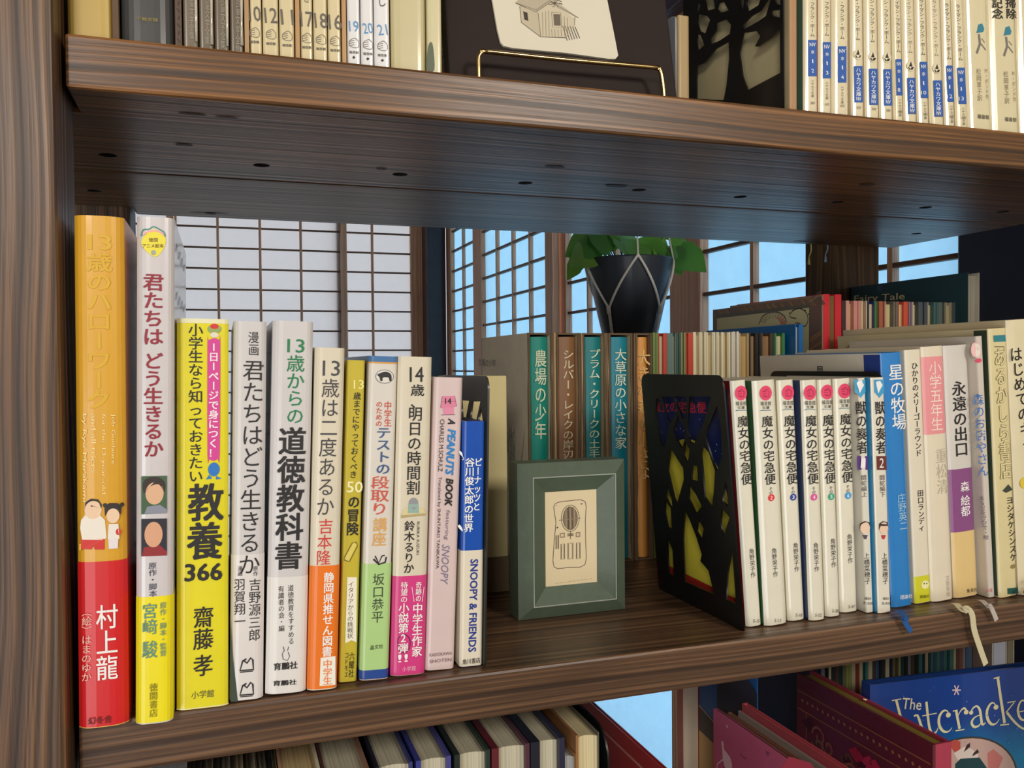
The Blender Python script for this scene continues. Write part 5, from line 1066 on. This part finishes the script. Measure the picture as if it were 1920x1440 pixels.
# pink book and thin neighbours
PKB = (190, 92, 124)
e, W, H, D, F = standing('pink picture book with a small white figure on its cover', (1337.5, 1329), .66, .47, .0042, PKB, right=(150, 80, 90))
F.begin(); F.poly(smooth_pts([(1353, 1390), (1357, 1392), (1358, 1404), (1364, 1412), (1371, 1424), (1373, 1440), (1362, 1442), (1356, 1424), (1355, 1408)], 3, True), (226, 196, 200))
F.stroke([(1356, 1424), (1346, 1432), (1344, 1442)], 2.5, (226, 196, 200)); F.poly([(1362, 1358), (1366, 1362), (1364, 1366)], (230, 200, 210)); F.stroke([(1388, 1414), (1400, 1424)], 3, (140, 76, 110)); F.poly([(1436, 1408), (1444, 1412), (1440, 1418)], (130, 70, 110)); F.poly([(1480, 1418), (1520, 1430), (1560, 1480), (1440, 1480)], (212, 84, 104))
F.end('cover_picture')
for lab, tl_, w_, c_, pg in (('thin beige booklet behind the pink picture book', (1364.5, 1336), .0030, (150, 104, 80), (180, 150, 110)), ('thin grey white booklet between pink covers', (1384, 1333), .0022, (176, 160, 150), (150, 140, 130)), ('thin rose booklet in front of the ornate red book', (1391, 1319), .0050, (206, 92, 104), (190, 120, 90))):
    standing(lab, tl_, .665, .472, w_, c_, pg, group='thin picture booklets on the lower shelf', t=.0006)
# ornate dark red book with gold rules
P1_ = onY((1749, 1398), .545); P2_ = onZ((1415, 1246), P1_.z); PX2 = Xat(1784, .545, P1_.z)
e, W, H, D, F = standing('thick ornate dark red book with gold rules and scrolls on its cover', (1415, 1246), .72, .545, PX2-P1_.x, (104, 34, 48), (150, 126, 50), X=P1_.x, Zt=P1_.z, right=(176, 60, 84), spine_front=True, t=.003, name='ornate_book')
F.begin(); GD = (150, 98, 60)
for z in (H-.016, H-.034): F.poly([(.002, z), (D-.002, z), (D-.002, z-.0012), (.002, z-.0012)], GD, True)
F.poly([(D-.016, 0), (D-.0148, 0), (D-.0148, H-.034), (D-.016, H-.034)], GD, True); F.poly([(.014, 0), (.0152, 0), (.0152, H-.034), (.014, H-.034)], GD, True)
for i in range(22):
    y = .004+i*(D-.008)/22; F.poly([(y, H-.0245), (y+.0018, H-.0225), (y+.0036, H-.0245), (y+.0018, H-.0265)], (168, 116, 76), True)
random.seed(11)
def scroll(cx, cy, r, c, wd, s0=1):
    pts = [(cx+r*(1-t/14)*math.cos(s0*t*.62), cy+r*(1-t/14)*math.sin(s0*t*.62)) for t in range(12)]; L = len(pts); h_ = F._h(); a_ = []; b_ = []
    for i, (x, y) in enumerate(pts):
        p, q = pts[max(0, i-1)], pts[min(L-1, i+1)]; d = math.hypot(q[0]-p[0], q[1]-p[1]) or 1; nx, ny = -(q[1]-p[1])/d, (q[0]-p[0])/d; a_.append((x+nx*wd, y+ny*wd)); b_.append((x-nx*wd, y-ny*wd))
    F.art.add([F.pt(x, y, h_) for x, y in a_+b_], [(i, i+1, L+i+1, L+i) for i in range(L-1)], mat(c, .5))
for i in range(26): F.poly([(x_, z_) for x_, z_ in ((lambda cx, cz, r: [(cx-r, cz), (cx, cz+r*.7), (cx+r, cz), (cx, cz-r*.7)])(random.uniform(.02, D-.02), random.uniform(H-.11, H-.045), random.uniform(.006, .012)))], random.choice([(196, 44, 84), (170, 34, 62), (72, 20, 34)]), True)
for i in range(26): scroll(random.uniform(.02, D-.02), random.uniform(H-.12, H-.05), random.uniform(.006, .013), random.choice([(112, 96, 66), (96, 76, 60), (150, 84, 66)]), .0013, random.choice((1, -1)))
for i in range(60): x, y = random.uniform(.005, D-.02), random.uniform(H-.12, H-.003); a_ = random.uniform(0, 3.1); F.poly([(x, y), (x+.005*math.cos(a_), y+.005*math.sin(a_)), (x+.004*math.cos(a_+.35), y+.004*math.sin(a_+.35))], random.choice([(140, 46, 58), (72, 20, 32)]), True)
F.poly([(.055, H-.062), (.066, H-.058), (.074, H-.066), (.064, H-.072)], (110, 124, 40), True)
F.end('cover_ornament'); OX = P1_.x+W
# blue picture book facing out
Zn = onY((1585, 1292), .640).z
A_ = onZ((1585, 1292), Zn); B_ = onZ((1920, 1253), Zn); dv = (B_-A_); ang = math.atan2(dv.y, dv.x); A_ = A_+Vector((.0012, 0, 0)); A_.x = max(A_.x, OX+.0012)
ln = .33; Hn = Zn-ZL
e = thing('picture_book', 'large blue picture book facing out with big cream English title letters', 'book', (A_.x, A_.y, ZL+.0003), (0, 0, ang))
def skyblue():
    m = bpy.data.materials.new('printed_blue_cover'); m.use_nodes = True; t = m.node_tree; p = t.nodes['Principled BSDF']; tc = N(t, 'ShaderNodeTexCoord'); sp = N(t, 'ShaderNodeSeparateXYZ'); t.links.new(tc.outputs['Object'], sp.inputs[0])
    mr_ = N(t, 'ShaderNodeMapRange'); mr_.inputs[1].default_value = Hn-.09; mr_.inputs[2].default_value = Hn-.01; t.links.new(sp.outputs[2], mr_.inputs[0])
    no = N(t, 'ShaderNodeTexNoise'); no.inputs['Scale'].default_value = 30; t.links.new(tc.outputs['Object'], no.inputs['Vector']); ad = N(t, 'ShaderNodeMath', operation='MULTIPLY_ADD'); ad.inputs[1].default_value = .35; t.links.new(no.outputs['Fac'], ad.inputs[0]); t.links.new(mr_.outputs[0], ad.inputs[2])
    r = N(t, 'ShaderNodeValToRGB'); r.color_ramp.elements[0].color = col((0, 130, 180)); r.color_ramp.elements[0].position = .15; r.color_ramp.elements[1].color = col((26, 66, 146)); r.color_ramp.elements[1].position = .75
    t.links.new(ad.outputs[0], r.inputs[0]); t.links.new(r.outputs[0], p.inputs['Base Color']); p.inputs['Roughness'].default_value = .35; p.inputs['Coat Weight'].default_value = .4; return m
NB = skyblue(); b = MB(); b.box(0, ln, 0, .0025, 0, Hn, NB); b.box(0, ln, .0095, .012, 0, Hn, mat((22, 56, 120), .4)); b.box(0, .002, .0025, .0095, 0, Hn, NB); b.obj('cover', None, e, fixn=False)
b = MB(); b.box(.0022, ln-.003, .0027, .0093, .003, Hn-.003); b.obj('page_block', striped((60, 90, 140), (40, 60, 110), 1, 900), e, fixn=False)
F = Face(e, (0, 0, 0), (1, 0, 0), (0, 0, 1), (0, -1, 0)); CT = (232, 222, 176); F.begin()
Z8 = lambda x, y: (1720+x/5.143, 1160+y/5.143); Z4 = lambda x, y: (1500+x/4.236, 1100+y/4.236)
F.poly([(A_px+0, B_px) for A_px, B_px in [(1580, 1300)]]*3, CT) if False else None
def S(f_, pts, w_, k=3):
    if f_ is None: return
    n_ = len(pts); ws = w_ if isinstance(w_, list) else [w_]*n_; sm = smooth_pts([(x, y, ww) for (x, y), ww in zip(pts, ws)], k); F.stroke([f_(a_[0], a_[1]) for a_ in sm], [a_[2] for a_ in sm], CT)
S(Z8, [(85, 800), (98, 930), (115, 1050), (145, 1110), (180, 1090), (197, 1050)], [5.2, 5.2, 5.4, 5, 3, 1.2]); S(Z8, [(45, 937), (185, 910)], 1.8)
F.end('title_letter'); F.begin()
S(Z8, [(300, 925), (285, 888), (245, 890), (208, 950), (210, 1030), (250, 1085), (300, 1085), (332, 1048)], [2, 2.4, 4, 5.6, 6, 5, 2.6, 1]); F.disc(Z8(296, 928), 4.6, 4.6, CT)
F.end('title_letter'); F.begin()
S(Z8, [(372, 885), (385, 960), (405, 1060)], 5.6, 2); S(Z8, [(340, 890), (385, 880)], 2.2); S(Z8, [(366, 1080), (452, 1066)], 2.2); S(Z8, [(392, 930), (420, 880), (450, 862), (472, 885)], [1.5, 2.5, 4, 3]); F.disc(Z8(468, 900), 4.4, 4.4, CT)
F.end('title_letter'); F.begin()
S(Z8, [(515, 905), (530, 865), (570, 842), (600, 880), (612, 960), (625, 1020), (655, 1000)], [3, 3, 3.6, 5.2, 5.6, 4.6, 1.5]); F.disc(Z8(516, 905), 3.8, 3.8, CT); S(Z8, [(606, 925), (550, 950), (520, 1000), (545, 1042), (590, 1030), (616, 990)], [1.6, 2.6, 5.2, 5, 3, 1.4])
F.end('title_letter'); F.begin()
S(Z8, [(757, 850), (735, 812), (700, 822), (668, 890), (675, 965), (710, 1015), (755, 1010), (788, 965)], [2, 2.4, 4, 5.6, 6, 5, 2.6, 1]); F.disc(Z8(755, 852), 4.6, 4.6, CT)
F.end('title_letter'); F.begin()
S(Z8, [(772, 565), (800, 760), (838, 1005)], 6, 2); S(Z8, [(733, 576), (790, 560)], 2.4); S(Z8, [(796, 1025), (882, 1015)], 2.4); S(Z8, [(930, 806), (850, 905)], 2.4); S(Z8, [(864, 808), (945, 794)], 2); S(Z8, [(862, 905), (930, 990), (1000, 1050), (1080, 1080)], [5, 4.5, 4, 3])
F.end('title_letter'); F.begin()
S(Z8, [(968, 900), (1040, 880), (1060, 840), (1030, 790), (990, 800), (965, 880), (990, 960), (1040, 975), (1080, 930)], [1.6, 2, 3, 3, 3.5, 5, 5, 3, 1.5])
F.end('title_letter'); F.begin()
S(Z4, [(762, 900), (785, 990), (800, 1050)], 5.4, 2); S(Z4, [(727, 904), (802, 890)], 2); S(Z4, [(815, 1040), (832, 1080)], 5, 2); S(Z4, [(900, 1026), (930, 1020), (955, 1090), (968, 1130)], [1.6, 4.5, 5.6, 5.6], 2); S(Z4, [(902, 1030), (925, 1020)], 2)
F.end('title_letter'); F.begin()
S(Z4, [(500, 890), (540, 905), (565, 930)], [2, 3.4, 1.5])
F.end('title_letter'); F.line('The', Z4(808, 925), Z4(962, 935), 21, (226, 220, 196), .01)
F.begin(); s0 = Z4(1240, 820)
for i in range(6): a_ = i*math.pi/3; F.stroke([s0, (s0[0]+8*math.cos(a_), s0[1]+10*math.sin(a_))], 2.6, (226, 196, 206))
F.end('snowflake'); F.begin()
for i in range(34): F.disc((random.uniform(1640, 1915), random.uniform(1280, 1430)), *(lambda r: (r, r))(random.uniform(.5, 1.6)), (90, 140, 200), seg=8)
F.end('printed_snow')['kind'] = 'stuff'; F.begin()
EC = (1806, 1470); F.disc(EC, 102, 88, (70, 62, 50), 0, 40); F.disc(EC, 99, 85, (206, 172, 160), 0, 40)
for pts, c_ in (([(1778, 1392), (1790, 1386), (1800, 1390), (1800, 1406), (1788, 1410)], (196, 84, 72)), ([(1850, 1412), (1862, 1404), (1880, 1420), (1872, 1440), (1852, 1440)], (206, 124, 116)), ([(1788, 1412), (1806, 1400), (1822, 1404), (1834, 1416), (1826, 1430), (1800, 1432)], (232, 214, 202)), ([(1790, 1432), (1800, 1422), (1836, 1420), (1850, 1440), (1790, 1442)], (34, 72, 76)), ([(1812, 1396), (1818, 1392), (1818, 1400), (1806, 1410)], (60, 44, 40)), ([(1824, 1412), (1832, 1404), (1835, 1410), (1822, 1418)], (60, 44, 44))):
    F.poly(pts, c_)
F.end('oval_picture')
# thin spines in the rear of the lower shelf
random.seed(5); pal = [('navy', (24, 34, 64)), ('black', (22, 24, 30)), ('cream', (200, 188, 150)), ('umber', (84, 64, 48)), ('lime grey', (150, 156, 90)), ('brick', (140, 62, 48)), ('sea green', (60, 128, 122)), ('charcoal', (46, 50, 54)), ('olive', (120, 110, 74)), ('dark teal', (20, 62, 66)), ('grey', (128, 128, 132)), ('slate blue', (56, 86, 122))]
seq = [0, 10, 1, 2, 7, 3, 9, 8, 4, 4, 2, 5, 2, 9, 6, 2, 3, 11, 1, 7, 2, 0, 8, 3, 4, 9, 1, 10, 3, 1, 6, 0, 2, 9, 6, 11, 6, 11, 6, 9, 6, 2, 3, 5, 10, 11]
x = 1533.0; wds = [(1823-1533)/len(seq)]*len(seq); RB = .745; cnt = {}
pos = ['first', 'second', 'third', 'fourth', 'fifth', 'sixth', 'seventh', 'eighth']
for i, k in enumerate(seq):
    nm, c_ = pal[k]; w_ = wds[i]*random.uniform(.75, 1.25); w_ = min(w_, 1823-x) if i < len(seq)-1 else 1823-x
    if w_ < 1.5: continue
    n_ = cnt[nm] = cnt.get(nm, 0)+1
    xa = Xat(x+.2, RB, ZT-.02); xb = Xat(x+w_-.2, RB, ZT-.02)
    hh = ZMB-.012-random.uniform(0, .008)-ZL; e = thing('booklet', 'thin %s spine at the lower shelf\'s rear, %s such from the left' % (nm, pos[min(7, n_-1)]), 'book', ((xa+xb)/2, RB, ZL+.0003), (0, 0, 0), 'thin spines at the back of the lower shelf')
    b = MB(); W = xb-xa; b.box(-W/2, W/2, 0, .11, 0, hh, mat(c_, .45, .3, name='paper_cover')); b.obj('cover', None, e, .0004, fixn=True); x += w_
for lab, x0, x1, c_ in (('brown cardboard file at the rear of the lower shelf', 1824, 1862, (86, 70, 60)), ('white case at the rear of the lower shelf above the blue picture book', 1863, 1888, (176, 180, 196)), ('olive folder with a pale edge at the rear right of the lower shelf', 1889, 1902, (120, 112, 90))):
    xa = Xat(x0+.3, RB, ZT); xb = Xat(x1-.3, RB, ZT); hh = ZMB-.010-ZL; W = xb-xa; e = thing('file_case', lab, 'file', ((xa+xb)/2, RB, ZL+.0003)); b = MB(); b.box(-W/2, W/2, 0, .11, 0, hh); b.obj('case_body', mat(c_, .6), e, .0012)
    b = MB(); b.box(W/2-.0016, W/2-.0004, -.0006, .0004, .002, hh-.002); b.obj('pale_edge', mat((190, 184, 160), .6), e)
